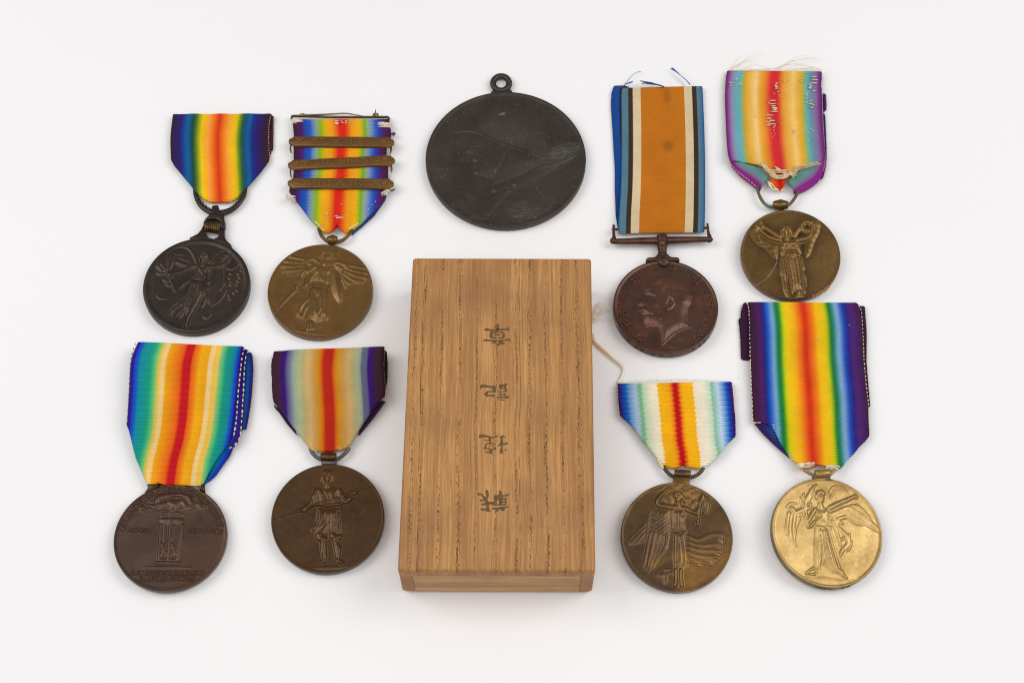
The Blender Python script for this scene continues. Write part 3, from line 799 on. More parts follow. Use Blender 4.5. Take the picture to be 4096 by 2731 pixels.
# ------------------------------------------------------------------ medal 1: dark, dancing winged figure (top left)
c = (400, 860)
DBR = metal('dark_brown_bronze', (46, 38, 33), (62, 49, 40), .55, .33, wear=(104, 76, 54), scale=120, patina=(50, 42, 37))
GRT = metal('greenish_brass', (70, 56, 28), (118, 92, 46), .7, .35, scale=300, patina=(74, 86, 70))
th, pl, R = medal('victory_medal', 'dark brown medal with dancing winged figure, straight ribbon and spring coil hinge', 'medal', bb(c, 513, 1797, 283, 1412), 3.4, group=GV)
d = disc(th, pl, R, 3.4, DBR, 1.6, .14)
PR = [('p', .16, 40, [1160,590,1130,500,1080,420,1000,385,920,385,850,420,780,480,840,560,960,640,1060,640]), ('s', .34, [1165,590,13, 1120,480,14, 1050,398,14, 960,385,12, 880,408,10, 800,465,8]),
 ('p', .14, 40, [1300,600,1330,540,1400,470,1440,440,1520,420,1540,480,1440,540,1420,600]), ('s', .3, [1310,570,10, 1370,500,12, 1440,440,12, 1520,422,8]),
 ('a', .12, [960,520,12, 1080,560,10]), ('a', .12, [930,570,14, 1040,610,12]), ('a', .12, [900,470,10, 1010,480,10]),
 ('p', .22, 40, [1300,640,1480,620,1520,760,1500,900,1400,1050,1300,1090,1250,1000,1280,850]), ('p', .6, 50, [1160,600,1250,610,1300,640,1275,700,1262,760,1240,800,1090,770,1075,740,1110,650]), ('s', .55, [1235,560,24, 1230,610,26]),
 ('s', .95, [1245,505,46, 1242,548,36]), ('s', .75, [1205,515,18, 1215,475,22, 1250,460,24, 1285,478,22, 1297,530,16]), ('g', .18, [1225,520,8, 1232,522,8]), ('g', .18, [1258,520,8, 1266,522,8]), ('a', .15, [1243,530,8, 1242,548,9]), ('g', .12, [1232,565,5, 1252,565,5]),
 ('s', .6, [1150,615,28, 1080,640,26, 980,690,20, 860,715,15, 810,710,18]), ('s', .7, [1290,640,28, 1380,630,24, 1470,615,20, 1540,560,18, 1560,510,22]),
 ('s', .5, [900,915,16, 850,790,13, 820,690,12, 830,560,12, 850,470,6]), ('s', .42, [820,650,10, 808,540,18, 805,465,5]), ('s', .42, [840,650,10, 872,560,18, 898,490,5]), ('s', .35, [830,690,10, 740,600,20, 690,570,8]),
 ('s', .35, [800,690,10, 720,640,22, 660,600,8]), ('s', .35, [800,705,8, 720,710,22, 680,690,8]), ('s', .35, [762,590,22, 738,552,14]), ('s', .35, [700,600,26]), ('s', .35, [735,665,26]), ('s', .35, [840,800,8, 790,795,16, 750,765,6]), ('s', .35, [860,850,8, 820,845,15, 785,820,6]), ('s', .3, [850,770,8, 870,740,12]),
 ('p', .7, 60, [1085,770,1250,790,1270,850,1240,950,1180,1080,1120,1180,1060,1240,1040,1200,1000,1150,1010,1040,1040,940,1080,850]),
 ('s', .95, [1190,840,58, 1195,940,54, 1155,1050,46, 1095,1170,38, 1055,1260,28, 1035,1340,20]), ('s', .6, [1030,1338,22, 1052,1356,12]),
 ('s', .85, [1120,830,52, 1075,930,50, 1035,1040,42, 1020,1130,28]), ('g', .3, [1160,800,6, 1130,930,10, 1100,1060,10, 1080,1140,8]),
 ('s', .8, [1085,762,14, 1160,745,16, 1240,770,16]), ('g', .15, [1140,660,8, 1150,730,8]), ('g', .15, [1175,640,8, 1185,730,8]), ('g', .15, [1210,680,8, 1215,740,8]), ('a', .2, [1165,610,10, 1220,690,12, 1260,750,10]),
 ('s', .5, [1030,950,22, 960,1040,24, 870,1090,20, 850,1130,14]), ('s', .5, [1030,1050,20, 940,1100,24, 870,1150,20, 860,1205,12]), ('s', .5, [1020,1110,18, 960,1160,20, 918,1215,10]), ('s', .5, [1040,1140,18, 990,1180,18, 968,1240,8]), ('s', .5, [1080,790,16, 1010,830,20, 975,870,16]),
 ('g', .2, [1010,1000,6, 930,1065,8, 870,1110,6]), ('g', .2, [1000,1080,6, 930,1130,8, 880,1190,6]),
 ('s', .4, [1470,620,12, 1430,760,20, 1360,860,20, 1260,900,12]), ('s', .4, [1490,640,12, 1495,780,18, 1450,900,16]), ('s', .36, [1440,620,10, 1400,740,18, 1310,810,16]), ('s', .3, [1510,680,8, 1510,900,14, 1420,1040,14, 1330,1090,8]), ('s', .4, [1250,850,14, 1270,980,20, 1230,1100,12]),
 ('s', .3, [1330,1130,10, 1325,1200,16, 1270,1240,16, 1240,1210,10]), ('s', .26, [680,960,8, 720,1000,14, 800,1010,8])]
for k in range(15):
    a_ = k / 15 * 6.283; q = (1570 + 95 * math.cos(a_), 565 + 85 * math.sin(a_)); PR.append(('s', .42, [q[0] - 16 * math.sin(a_ + .6), q[1] + 16 * math.cos(a_ + .6), 8, q[0], q[1], 15, q[0] + 22 * math.sin(a_ + .6), q[1] - 22 * math.cos(a_ + .6), 6]))
for x, y in ((1655,700),(1670,745),(1650,790),(1635,830),(1560,700),(1545,750),(1570,800),(1560,830),(1690,660),(1640,900),(1600,930),(1540,960),(1550,1000)): PR.append(('s', .32, [x, y, 14, x + 12, y + 16, 10]))
xs, ys, H = field(pl, PR, (-R, R, -R, R), .13, c, 3, R - 1.5, hs=.95, fat=1.3); patch('relief_figure', pl, xs, ys, H, DBR, d)
INC = plain('dark_recess', (36, 27, 22), .6)
st = letters(pl, c, [(q, x, y) for q, x, y in zip('HENRYNOCQ', (640, 655, 672, 690, 708, 755, 790, 825, 860), (1185, 1205, 1222, 1240, 1258, 1290, 1308, 1325, 1342))], 1.0, True)
xs, ys, H = field(pl, [('m', .12, .11, st)], (-R, R, -R, R), .09, nb=0); patch('inscription', pl, xs, ys, H, INC, d, .14)
# hinge plate, coil, upper link, ring
hp = [1075,295, 1075,268, 1100,258, 1170,222, 1215,170, 1235,120, 1250,140, 1262,205, 1300,265, 1360,283, 1410,262, 1432,215, 1430,160, 1490,175, 1494,262, 1520,305, 1573,355, 1560,392, 1480,345, 1380,305, 1250,285]
obj('hinge_plate', *px_plate(c, [hp], .9, 2.9, .3), DBR, th)
lk = [1240,135, 1238,85, 1260,40, 1300,0, 1330,-30, 1380,-50, 1430,-50, 1475,-25, 1480,10, 1496,70, 1494,130, 1484,162, 1435,150, 1440,95, 1425,60, 1380,42, 1320,42, 1280,60, 1258,100]
obj('upper_link', *px_plate(c, [lk], .8, 3.2, .5), DBR, th)
parts = []
for k in range(7):
    f = k / 6; x = 1272 + f * 148; y0, y1 = 70 + f * 14, 205 + f * 18
    parts.append(px_tube(c, [x, y0, 13, x - 3, (y0 + y1) / 2, 15, x - 4, y1, 13], [2.2, 3.7, 2.2]))
V, F = merge(parts); obj('spring_coil', V, F, GRT, th)
c = (660, 430)
obj('suspension_ring', *px_tube(c, [360,960,27, 372,1060,30, 425,1170,34, 510,1235,38, 600,1268,42, 690,1265,42, 790,1230,38, 880,1160,33, 945,1060,30, 966,960,26], 1.7, seg=14, flat=.75), DBR, th)
parts = [ball(p, .62, 10, .6) for p in at(K(*c, [395,1090, 418,1125, 448,1158, 484,1190, 525,1218, 575,1238, 700,1242, 750,1228, 795,1205, 832,1178, 862,1150, 888,1118, 910,1085, 928,1050]), 2.55)]
V, F = merge(parts); obj('ring_beading', V, F, DBR, th)
obj('ring_clasp', *px_tube(c, [600,1190,44, 608,1250,52, 610,1330,60], 2.4, flat=.7), DBR, th)
S1 = [(0, (52, 20, 22)), (.02, (44, 22, 50)), (.045, (48, 26, 92)), (.10, (46, 30, 110)), (.13, (20, 70, 150)), (.17, (0, 98, 160)), (.20, (0, 86, 120)), (.225, (14, 74, 56)), (.255, (86, 124, 40)), (.285, (170, 180, 44)), (.31, (250, 205, 30)), (.35, (255, 190, 40)), (.375, (255, 178, 96)), (.42, (250, 140, 50)), (.45, (240, 100, 26)), (.482, (222, 56, 22)), (.51, (238, 96, 24)), (.55, (250, 150, 50)), (.585, (255, 178, 90)), (.62, (255, 198, 30)), (.66, (230, 200, 30)), (.69, (120, 150, 40)), (.72, (44, 96, 46)), (.745, (8, 84, 110)), (.79, (0, 96, 165)), (.83, (30, 50, 140)), (.87, (48, 28, 110)), (.925, (44, 24, 90)), (.95, (40, 20, 40)), (1, (84, 22, 34))]
F1 = fabric('rainbow_ribbon_fine', S1, jit=.01, gain=.84)
rb = ribbon('ribbon', th, c, [(92,70,1284,66), (64,350,1246,330), (70,620,1250,600), (82,880,1262,870), (90,1180,1275,1170)],
   [92,68, 700,74, 1288,64, 1262,200, 1246,330, 1243,450, 1256,600, 1250,640, 1150,770, 1050,890, 968,985, 900,1062, 830,1112, 770,1138, 650,1142, 540,1140, 470,1110, 410,1062, 360,1010, 260,880, 170,770, 108,700, 74,640, 60,500, 62,350], F1, 56, [(2.6, 3.0), (2.4, 2.6), (2.4, 2.4), (2.6, 2.6), (2.4, 2.4)],
   wave=lambda u, v: .35 * np.sin(9 * u + 5 * v) * np.sin(math.pi * v) + .15 * np.sin(23 * u + 3))
ribbon('ribbon_tail', rb, c, [(1150,72,1308,90), (1150,300,1304,330), (1150,620,1290,620)], [1150,72, 1286,66, 1308,120, 1300,500, 1275,540, 1252,610, 1150,640], F1, 26, [(1.4, 1.3)] * 3, u=(.86, 1), cols=20)
stitches(rb, c, [1276,74, 1250,200, 1246,330, 1245,450, 1256,590], 3.1, WHITE, 1.0, .5, .12); stitches(rb, c, [1300,120, 1300,330, 1300,500, 1270,540], 1.6, WHITE, 1.0, .5, .11)

# ------------------------------------------------------------------ medal 2: winged figure with sword and shield, three bars
c = (940, 900)
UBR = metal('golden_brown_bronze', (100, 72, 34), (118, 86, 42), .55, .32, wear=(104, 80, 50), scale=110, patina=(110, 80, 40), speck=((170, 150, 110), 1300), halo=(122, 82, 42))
th, pl, R = medal('victory_medal', 'bronze medal showing a winged figure with sword and shield, three bars on its ribbon', 'medal', bb(c, 389, 1652, 232, 1345), 3.4, group=GV)
d = disc(th, pl, R, 3.4, UBR, .35, .05)
PR = [('p', .3, 40, [1000,430,660,370,560,490,580,570,760,600,860,600,960,540]), ('p', .3, 40, [1180,450,1340,470,1560,510,1600,640,1540,700,1380,730,1320,770,1270,640,1200,530]), ('s', .62, [1110,372,36, 1105,405,32]), ('s', .5, [1100,430,26, 1095,470,44]),
 ('s', .6, [1000,450,20, 950,418,24, 880,415,20, 830,450,24]), ('s', .5, [900,430,16, 780,408,20, 660,385,18]), ('s', .5, [850,460,18, 700,452,24, 595,435,19]), ('s', .5, [850,492,18, 700,502,24, 565,495,19]), ('s', .5, [860,524,18, 720,552,24, 585,555,18]), ('s', .45, [850,555,14, 770,585,16, 640,595,10]),
 ('s', .55, [900,470,32]), ('s', .55, [945,500,28]), ('s', .55, [870,440,24]), ('s', .5, [910,520,24]),
 ('s', .6, [1180,470,20, 1230,455,24, 1310,480,26, 1345,520,20]), ('s', .5, [1330,485,16, 1430,498,22, 1540,522,17]), ('s', .5, [1320,520,16, 1450,555,24, 1582,582,17]), ('s', .5, [1320,560,16, 1450,615,24, 1592,645,17]), ('s', .5, [1310,595,16, 1420,664,20, 1532,692,15]), ('s', .45, [1290,620,14, 1340,690,14, 1375,712,8]), ('s', .45, [1280,650,12, 1320,720,12, 1332,762,6]), ('s', .55, [1240,500,28]), ('s', .55, [1282,530,26]),
 ('p', .62, 60, [960,480,1170,490,1160,560,1140,690,1100,740,930,690,915,600,930,530]), ('a', .15, [1000,560,36]), ('a', .15, [1110,560,36]), ('g', .15, [1050,520,8, 1055,640,10]),
 ('s', .72, [960,510,28, 900,555,28, 840,560,30, 800,600,22, 770,690,22, 740,750,20]), ('s', .5, [900,580,22, 860,690,24, 840,740,14]), ('s', .5, [940,560,18, 910,650,20, 880,720,12]), ('s', .5, [880,560,16, 800,620,16, 740,690,8]),
 ('s', .45, [750,760,18, 640,870,15, 540,980,10, 512,1012,4]), ('s', .5, [725,745,8, 765,795,8]),
 ('p', .58, 50, [910,730,1110,760,1120,830,1105,1000,1110,1080,1050,1160,960,1180,930,1150,850,1150,860,1050,880,900]), ('s', .75, [900,722,16, 970,702,18, 1060,722,16, 1120,752,12]),
 ('a', .28, [930,760,18, 900,900,22, 880,1050,20, 860,1140,12]), ('a', .28, [1010,770,18, 995,850,18]), ('a', .3, [950,900,12, 970,1050,20, 1005,1120,14]), ('a', .28, [1045,860,12, 1030,1000,18, 990,1080,12]), ('a', .32, [1095,790,16, 1082,950,20, 1080,1085,16]), ('g', .25, [955,800,8, 940,980,10, 920,1140,10]), ('g', .25, [1062,800,8, 1055,1000,10, 1050,1120,10]),
 ('s', .5, [870,900,14, 800,970,18, 760,1060,24, 785,1105,18]), ('s', .5, [880,950,12, 830,1050,14, 800,1120,14]), ('s', .5, [880,1160,20, 880,1250,26]), ('s', .5, [922,1170,20, 922,1245,26]), ('s', .35, [1110,1090,12, 1100,1132,14]),
 ('p', .85, 90, [1185,535,1230,540,1270,600,1300,700,1310,800,1300,900,1265,955,1220,920,1170,840,1145,740,1140,640,1150,570]),
 ('p', .3, 40, [640,1240,800,1250,880,1255,950,1260,1060,1290,1140,1315,1040,1340,900,1335,780,1300])]
for x, y, X2, Y2 in ((1100,330,1090,300),(1122,328,1135,300),(1145,338,1168,318),(1078,338,1058,322),(1160,355,1192,348),(1062,358,1035,352),(1160,385,1205,408),(1060,385,985,385)): PR.append(('s', .3, [x, y, 8, X2, Y2, 3]))
for X2, Y2 in ((905,310),(990,275),(1075,260),(1205,268),(1270,305),(1340,375)): PR.append(('s', .13, [1110 + (X2 - 1110) * .35, 355 + (Y2 - 355) * .35, 5, X2, Y2, 3]))
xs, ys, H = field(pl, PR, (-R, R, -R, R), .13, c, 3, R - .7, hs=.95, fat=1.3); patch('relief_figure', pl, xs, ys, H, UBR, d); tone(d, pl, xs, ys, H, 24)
obj('suspension_ring', *px_tube(c, [1005,30,21, 1012,70,21, 1040,135,22, 1095,185,22, 1165,205,22, 1240,200,22, 1310,172,22, 1375,110,21, 1402,50,20, 1404,25,18], [1.0, 1.5, 2.1, 2.3, 2.3, 2.3, 2.3, 2.0, 1.4, 1.0]), UBR, th)
p = at(K(*c, [1168, 182]), 2.6)[0]; obj('suspension_bead', *lathe_x(p, 1.85, [(-1, 1.15), (-.85, 1.4), (0, 1.95), (.85, 1.4), (1, 1.15)]), UBR, th)
obj('bead_neck', *px_tube(c, [1165,210,30, 1165,248,30], 1.9, n=1), UBR, th)
c = (1100, 430)
S2 = [(0, (62, 20, 52)), (.06, (72, 24, 70)), (.10, (78, 32, 128)), (.125, (40, 80, 175)), (.18, (52, 100, 192)), (.21, (120, 146, 196)), (.245, (150, 176, 138)), (.28, (150, 185, 40)), (.315, (200, 195, 30)), (.34, (245, 182, 24)), (.40, (248, 172, 24)), (.44, (244, 120, 22)), (.475, (228, 44, 24)), (.53, (232, 42, 26)), (.56, (240, 96, 24)), (.60, (248, 166, 28)), (.68, (252, 186, 40)), (.71, (190, 195, 30)), (.735, (130, 180, 34)), (.765, (158, 180, 136)), (.80, (136, 156, 202)), (.84, (70, 110, 195)), (.88, (36, 74, 170)), (.91, (84, 34, 136)), (.94, (78, 24, 80)), (1, (58, 18, 48))]
F2 = fabric('rainbow_ribbon_pale_green', S2, jit=.014, alt=.006, gain=.82, fade=.16)
rb = ribbon('ribbon', th, c, [(208,136,1380,132), (220,340,1390,345), (222,560,1345,560), (215,780,1362,770), (170,980,1350,980), (160,1200,1335,1200), (150,1540,1320,1540)],
   [205,138, 800,134, 1372,132, 1395,290, 1396,350, 1342,475, 1340,580, 1366,700, 1360,840, 1382,970, 1345,1050, 1290,1150, 1130,1310, 1030,1400, 935,1462, 890,1492, 840,1516, 800,1500, 765,1455, 742,1395, 725,1455, 690,1500, 620,1510, 565,1480, 510,1430, 420,1350, 330,1230, 262,1140, 240,1110, 165,1010, 172,960, 215,840, 222,740, 214,600, 220,470, 226,340, 206,240], F2, 66, [(2.8, 2.8)] * 4 + [(2.5, 2.5), (3.2, 3.2), (2.6, 2.6)], cols=110,
   wave=lambda u, v: np.clip((v - .72) / .28, 0, 1) ** 1.5 * (1.1 * np.cos((u - .5) * 17) - 1.0 * np.exp(-((u - .5) / .035) ** 2)) + .12 * np.sin(21 * u + 9 * v), bow=[0, 0, 0, 0, -.3, -.9])
ribbon('ribbon_fold', rb, c, [(1345,1040,1392,980), (1240,1170,1330,1110), (1090,1330,1190,1290), (960,1450,1050,1430), (880,1510,920,1530)], [1360,1010, 1320,1120, 1190,1300, 1045,1432, 930,1525, 880,1500, 960,1440, 1130,1300, 1290,1150], fabric('rainbow_ribbon_fold_blue', [(0, (150, 160, 90)), (.3, (60, 80, 70)), (.6, (40, 70, 150)), (1, (66, 26, 84))]), 34, [(1.6, 1.4)] * 5, cols=16)
TUFT = []
for x0, y0, x1, y1, k in ((200,160,330,165,26), (1385,215,1245,200,40), (130,1070,235,1085,16), (205,1105,240,1100,8), (1370,985,1285,1055,18)):
    for q in range(k):
        f = random.uniform(-1, 1); a_, b_ = at(K(*c, [x0 + random.uniform(-6, 6), y0 + f * 30 + random.uniform(-6, 6), x1 + random.uniform(-70, 20) * np.sign(x1 - x0), y1 + f * 20 + random.uniform(-16, 16)]), 3.0 + random.uniform(-.3, .35)); TUFT.append(capsule(a_, b_, random.uniform(.1, .2), 5))
V, F = merge(TUFT); o = obj('frayed_corners', V, F, WHITE, rb); o['kind'] = 'stuff'
dashes(rb, c, [(740,165,50), (745,185,55), (740,200,40), (795,165,20), (812,185,24), (855,165,22), (850,185,26), (895,185,16), (622,1268,26), (628,1288,20), (735,1305,45), (780,1320,100), (760,1325,60), (1205,1130,16), (1165,1165,14), (1120,1220,12), (795,1165,12)] + [(485 + i * 14, 1372 + i * 14, 30) for i in range(8)] + [(995 - i * 13, 1392 + i * 8, 30) for i in range(9)], 3.5, WHITE, .17)
stitches(rb, c, [212,225, 226,330], 3.2, CREAM, .9, .5, .16); stitches(rb, c, [214,480, 212,560, 210,620], 3.2, CREAM, .8, .5, .2); stitches(rb, c, [1350,475, 1352,560], 3.2, CREAM, .8, .5, .2); stitches(rb, c, [1360,720, 1365,840], 3.2, CREAM, .8, .5, .2)
fibres('purple_tuft', rb, [at(K(*c, [1390, 320 + i, 1425, 300 + 5 * (i % 7), 1445 - i, 318 + i, 1420, 345 - i]), 2.4 + .1 * (i % 5)) for i in range(9)], .16, plain('purple_thread', (130, 30, 110)))
SB = metal('bar_bronze', (104, 72, 32), (120, 84, 40), .5, .36, wear=(160, 118, 68), scale=70)


def clasp(q, txt, ta, tb, sa, sb):
    ptl, ptr, pbr, pbl = q; lc = ((ptl[0] + pbl[0]) / 2, (ptl[1] + pbl[1]) / 2); rc = ((ptr[0] + pbr[0]) / 2, (ptr[1] + pbr[1]) / 2); L_ = []
    for k in range(7): t_ = math.radians(-90 + 30 * k); L_ += [rc[0] + 36 * math.cos(t_), rc[1] + 36 * math.sin(t_)]
    L_ = [ptl[0] + 14, ptl[1] - 2, (ptl[0] + ptr[0]) / 2, (ptl[1] + ptr[1]) / 2 - 2, ptr[0] - 14, ptr[1], ptr[0] - 6, ptr[1] + 16] + L_ + [pbr[0] - 6, pbr[1] - 16, pbr[0] - 14, pbr[1], pbl[0] + 14, pbl[1], pbl[0] + 6, pbl[1] - 16]
    for k in range(7): t_ = math.radians(90 + 30 * k); L_ += [lc[0] - 6 + 36 * math.cos(t_), lc[1] + 36 * math.sin(t_)]
    L_ += [ptl[0] + 6, ptl[1] + 16]
    Z1 = 4.3
    o = obj('clasp_bar', *px_plate(c, [L_], 3.25, Z1, .35), SB, th)
    pb = Plane(np.array([0, 0, Z1])); st = straight(pb, c, txt, ta, tb, 1.85)
    P = np.concatenate(st); e = (P[:, 0].min() - .5, P[:, 0].max() + .5, P[:, 1].min() - .5, P[:, 1].max() + .5)
    xs, ys, H = field(pb, [('m', .34, .25, st)], e, .08, nb=0); patch('lettering', pb, xs, ys, H, SB, o)
    for (x, y) in (sa, sb):
        p = pb.loc(K(*c, [x, y]))[0]; sp_ = []
        for k in range(5):
            a_ = math.pi / 2 + k * 2 * math.pi / 5; sp_.append(('m', .42, .3, [np.array([p, p + [1.15 * math.cos(a_), 1.15 * math.sin(a_)]])]))
        P5 = []
        xs, ys, H = field(pb, sp_, (p[0] - 1.6, p[0] + 1.6, p[1] - 1.6, p[1] + 1.6), .08, nb=1); patch('star', pb, xs, ys, H, SB, o)


clasp(((205, 346), (1395, 352), (1395, 470), (202, 458)), 'ST.MIHIEL', (440, 428), (1160, 436), (298, 390), (1305, 402))
clasp(((190, 630), (1405, 570), (1400, 688), (196, 740)), 'MEUSE-ARGONNE', (322, 694), (1262, 642), (255, 672), (1322, 612))
clasp(((192, 844), (1390, 850), (1388, 966), (188, 960)), 'DEFENSIVE SECTOR', (318, 934), (1245, 934), (258, 910), (1312, 900))
for q in ([192,450,10, 184,500,10, 196,545,8], [190,735,10, 186,790,10, 196,840,8], [1395,470,12, 1392,520,12, 1382,560,8], [1392,690,12, 1400,740,12, 1398,775,8], [1385,1000,10, 1410,995,14, 1442,978,8]): obj('bar_link', *px_tube(c, q, 2.6), SB, th)
BRASS = metal('dull_brass', (112, 92, 58), (150, 128, 88), .6, .4, scale=200)
obj('brooch_bar', *px_tube(c, [200,140,16, 205,118,18, 240,105,18, 500,112,17, 900,118,17, 1280,118,17, 1350,120,17, 1375,145,13], 2.2), metal('dark_brass', (74, 60, 40), (100, 84, 58), .6, .4), th)
obj('brooch_pin', *px_tube(c, [290,96,18, 340,88,20, 380,92,13, 620,84,11, 840,74,11, 950,88,9, 1060,106,6], 3.0, flat=.8), BRASS, th)
V, F = merge([px_plate(c, [[1165,108, 1180,66, 1198,64, 1200,108]], 2.2, 3.2, .1), px_plate(c, [[1214,108, 1216,64, 1236,68, 1250,108]], 2.2, 3.2, .1), px_tube(c, [1206,108,8, 1207,30,6], 3.0, n=1)]); obj('brooch_catch', V, F, BRASS, th)

# ------------------------------------------------------------------ campaign medal: king's head, orange ribbon with blue edges
c = (2300, 980)
CUP = metal('mottled_copper_bronze', (66, 46, 38), (100, 62, 44), .55, .32, wear=(128, 84, 64), scale=150, patina=(72, 58, 47), spots=[(4.2, -13.2, 1.6, (112, 74, 74)), (7.5, -12.4, 1.5, (112, 74, 74))], lo=.38, hi=.66)
th, pl, R = medal('campaign_medal', 'copper brown medal with bearded profile on a bar, orange ribbon with blue edges', 'medal', bb(c, 460, 1720, 186, 1297), 3.8)
d = disc(th, pl, R, 3.8, CUP, .7, .25)
PR = [('p', 1.0, 70, [820,555,840,490,890,420,960,375,1080,355,1200,380,1310,440,1380,520,1410,610,1400,690,1365,740,1350,830,1355,920,1385,985,1260,1030,1150,1090,1045,1205,1025,1100,1000,985,900,965,845,980,815,900,800,820,770,790,790,740,745,712,800,660,850,600,845,570]),
 ('a', .25, [830,575,16, 890,582,22, 945,612,20]), ('g', .22, [868,612,14, 905,622,14]), ('a', .3, [835,640,20, 795,690,22, 762,715,14]), ('a', .28, [785,780,20, 850,800,28, 915,832,18]), ('g', .14, [800,830,8, 850,850,10]),
 ('a', .4, [1120,625,13, 1170,650,15, 1186,710,13, 1150,765,13, 1110,782,12]), ('g', .25, [1130,670,20, 1110,730,18]), ('a', .16, [875,860,24, 900,930,28]), ('a', .14, [930,870,22, 960,930,24]), ('g', .12, [990,830,10, 1060,860,12, 1030,930,12]),
 ('a', .14, [960,470,40, 1010,430,34]), ('a', .12, [1150,480,40, 1260,520,36]), ('a', .15, [930,700,34, 960,740,30]), ('a', .1, [1080,480,30, 1040,560,26]), ('g', .1, [1000,560,14, 1060,660,14]),
 ('a', .4, [1382,985,8, 1240,1037,14, 1140,1105,14, 1048,1200,8]), ('a', .25, [845,978,10, 905,962,14, 950,972,10])]
xs, ys, H = field(pl, PR, (-R, R, -R, R), .15, c, 3, R - 1, 2, hs=.85, dn=.05, mass=.2); patch('relief_portrait', pl, xs, ys, H, CUP, d)
st = letters(pl, c, list(zip('GEORGIVSVBRITTOMN:REXETINDIMP', (800,728,660,620,580,562,562,582,620,705,785,850,908,965,1165,1250,1345,1395,1448,1503,1552,1592,1606,1602,1602,1575,1520,1488,1410), (1120,1062,988,922,835,762,690,612,500,400,345,308,285,268,265,300,335,365,410,472,540,640,722,800,865,945,1040,1088,1145))), 2.3)
xs, ys, H = field(pl, [('m', .5, .22, st)], (-R, R, -R, R), .1, nb=1); patch('inscription', pl, xs, ys, H, CUP, d)
DK = plain('dark_struck_letters', (58, 40, 32), .6)
rim_text(d, pl, R, 3.8, 'NO.32123.CHINESEL', 212, 326, 1.5, DK)
c = (2300, 700)
obj('suspension_bar', *px_tube(c, [470,798,36, 600,798,40, 800,792,46, 960,790,50, 1045,788,52, 1130,785,50, 1300,780,45, 1500,775,38, 1600,772,34], 3.2, n=4), CUP, th)
for q, sx in (((445, 790), -1), ((1615, 775), 1)):
    x, y = q; f_ = (px_tube(c, [x - 26 * 1, y, 14, x - 12, y, 36, x + 6, y, 44, x + 30, y, 40, x + 46, y, 30] if sx < 0 else [x - 34, y, 30, x - 14, y, 42, x + 10, y, 42, x + 26, y, 30, x + 42, y, 8], 3.2, n=3, seg=8)); obj('bar_finial', *f_, CUP, th)
obj('bar_arm', *px_tube(c, [462,600,16, 466,640,18, 463,680,16, 468,740,22, 472,775,26], 3.4, flat=.6), CUP, th); obj('bar_arm', *px_tube(c, [1588,582,14, 1594,630,16, 1600,690,18, 1612,730,26, 1618,760,30], 3.4, flat=.6), CUP, th)
obj('ribbon_rod', *px_tube(c, [440,655,14, 700,650,22, 1300,642,22, 1600,636,16], 2.4, n=1), CUP, th)
V, F = merge([px_tube(c, [1045,712,34, 1045,730,64, 1045,775,76, 1045,815,74, 1045,850,66, 1045,878,58, 1048,900,58, 1048,905,54, 1048,930,58, 1048,935,54, 1050,960,62, 1055,985,72], 3.3, n=2, seg=14), ball(at(K(*c, [[1038, 745]]), 4.6)[0], 1.25, 14, .6), ball(at(K(*c, [[1048, 812]]), 4.9)[0], 1.35, 14, .6)]); obj('bar_knop', V, F, CUP, th)
obj('claw', *px_plate(c, [[852,1028, 856,1000, 885,984, 940,982, 975,966, 1000,935, 1100,935, 1135,966, 1170,980, 1230,982, 1254,1000, 1250,1030, 1180,1020, 1140,1030, 1000,1030, 960,1022, 900,1030]], 2.4, 4.5, .45, rnd=2), CUP, th)
p = at(K(*c, [[1066, 1026]]), 4.3)[0]; a = np.linspace(0, 2 * math.pi, 41)
V, F = merge([ball(p, 1.95, 24, .38), tube(np.c_[p[0] + 1.75 * np.cos(a), p[1] + 1.95 * np.sin(a), np.full(41, p[2] + .15)], .36, 8, 1), ball(p + [.1, .1, .6], .75, 14, .5)]); obj('claw_rosette', V, F, CUP, th)
c = (2300, 240)
OR = [(0, (58, 108, 160)), (.02, (94, 134, 150)), (.083, (92, 130, 146)), (.087, (58, 40, 26)), (.139, (60, 42, 28)), (.143, (228, 208, 170)), (.236, (232, 212, 174)), (.24, (206, 122, 14)), (.5, (204, 118, 10)), (.77, (206, 124, 16)), (.774, (230, 210, 170)), (.866, (226, 206, 168)), (.87, (58, 40, 26)), (.922, (62, 44, 28)), (.926, (96, 136, 152)), (.975, (80, 120, 150)), (1, (36, 92, 170))]
F3 = fabric('orange_ribbon', OR, jit=.003, fade=.09, gain=.8, stain=[(.56, 35, .1, 5, .45), (.56, 6, .07, 7, .35)])
BLU = fabric('ribbon_blue_edge', [(0, (14, 66, 140)), (.7, (20, 80, 160)), (.74, (56, 34, 20)), (1, (60, 36, 22))], jit=.003)
rb = ribbon('ribbon', th, c, [(554,330,1528,306), (556,700,1546,690), (556,1100,1558,1090), (552,1400,1560,1390), (546,1570,1560,1565), (528,1860,1558,1850), (524,2090,1550,2070)],
   [554,342, 590,322, 660,326, 680,316, 800,312, 1000,322, 1070,330, 1085,302, 1200,312, 1300,304, 1528,304, 1534,450, 1548,700, 1560,1100, 1562,1400, 1560,1700, 1558,1950, 1548,2068, 1300,2076, 900,2080, 640,2084, 524,2090, 522,1950, 532,1800, 548,1560, 556,1300, 558,1000, 556,700, 552,500], F3, 84, [(2.0, 2.0), (2.2, 2.0), (2.3, 2.2), (2.6, 2.4), (3, 3), (3.4, 3.4), (2.9, 2.9)],
   wave=lambda u, v: .12 * np.sin(3 * u + 7 * v) - .25 * np.exp(-((u - .42) / .1) ** 2) * np.exp(-((v - .5) / .15) ** 2), scal=.12)
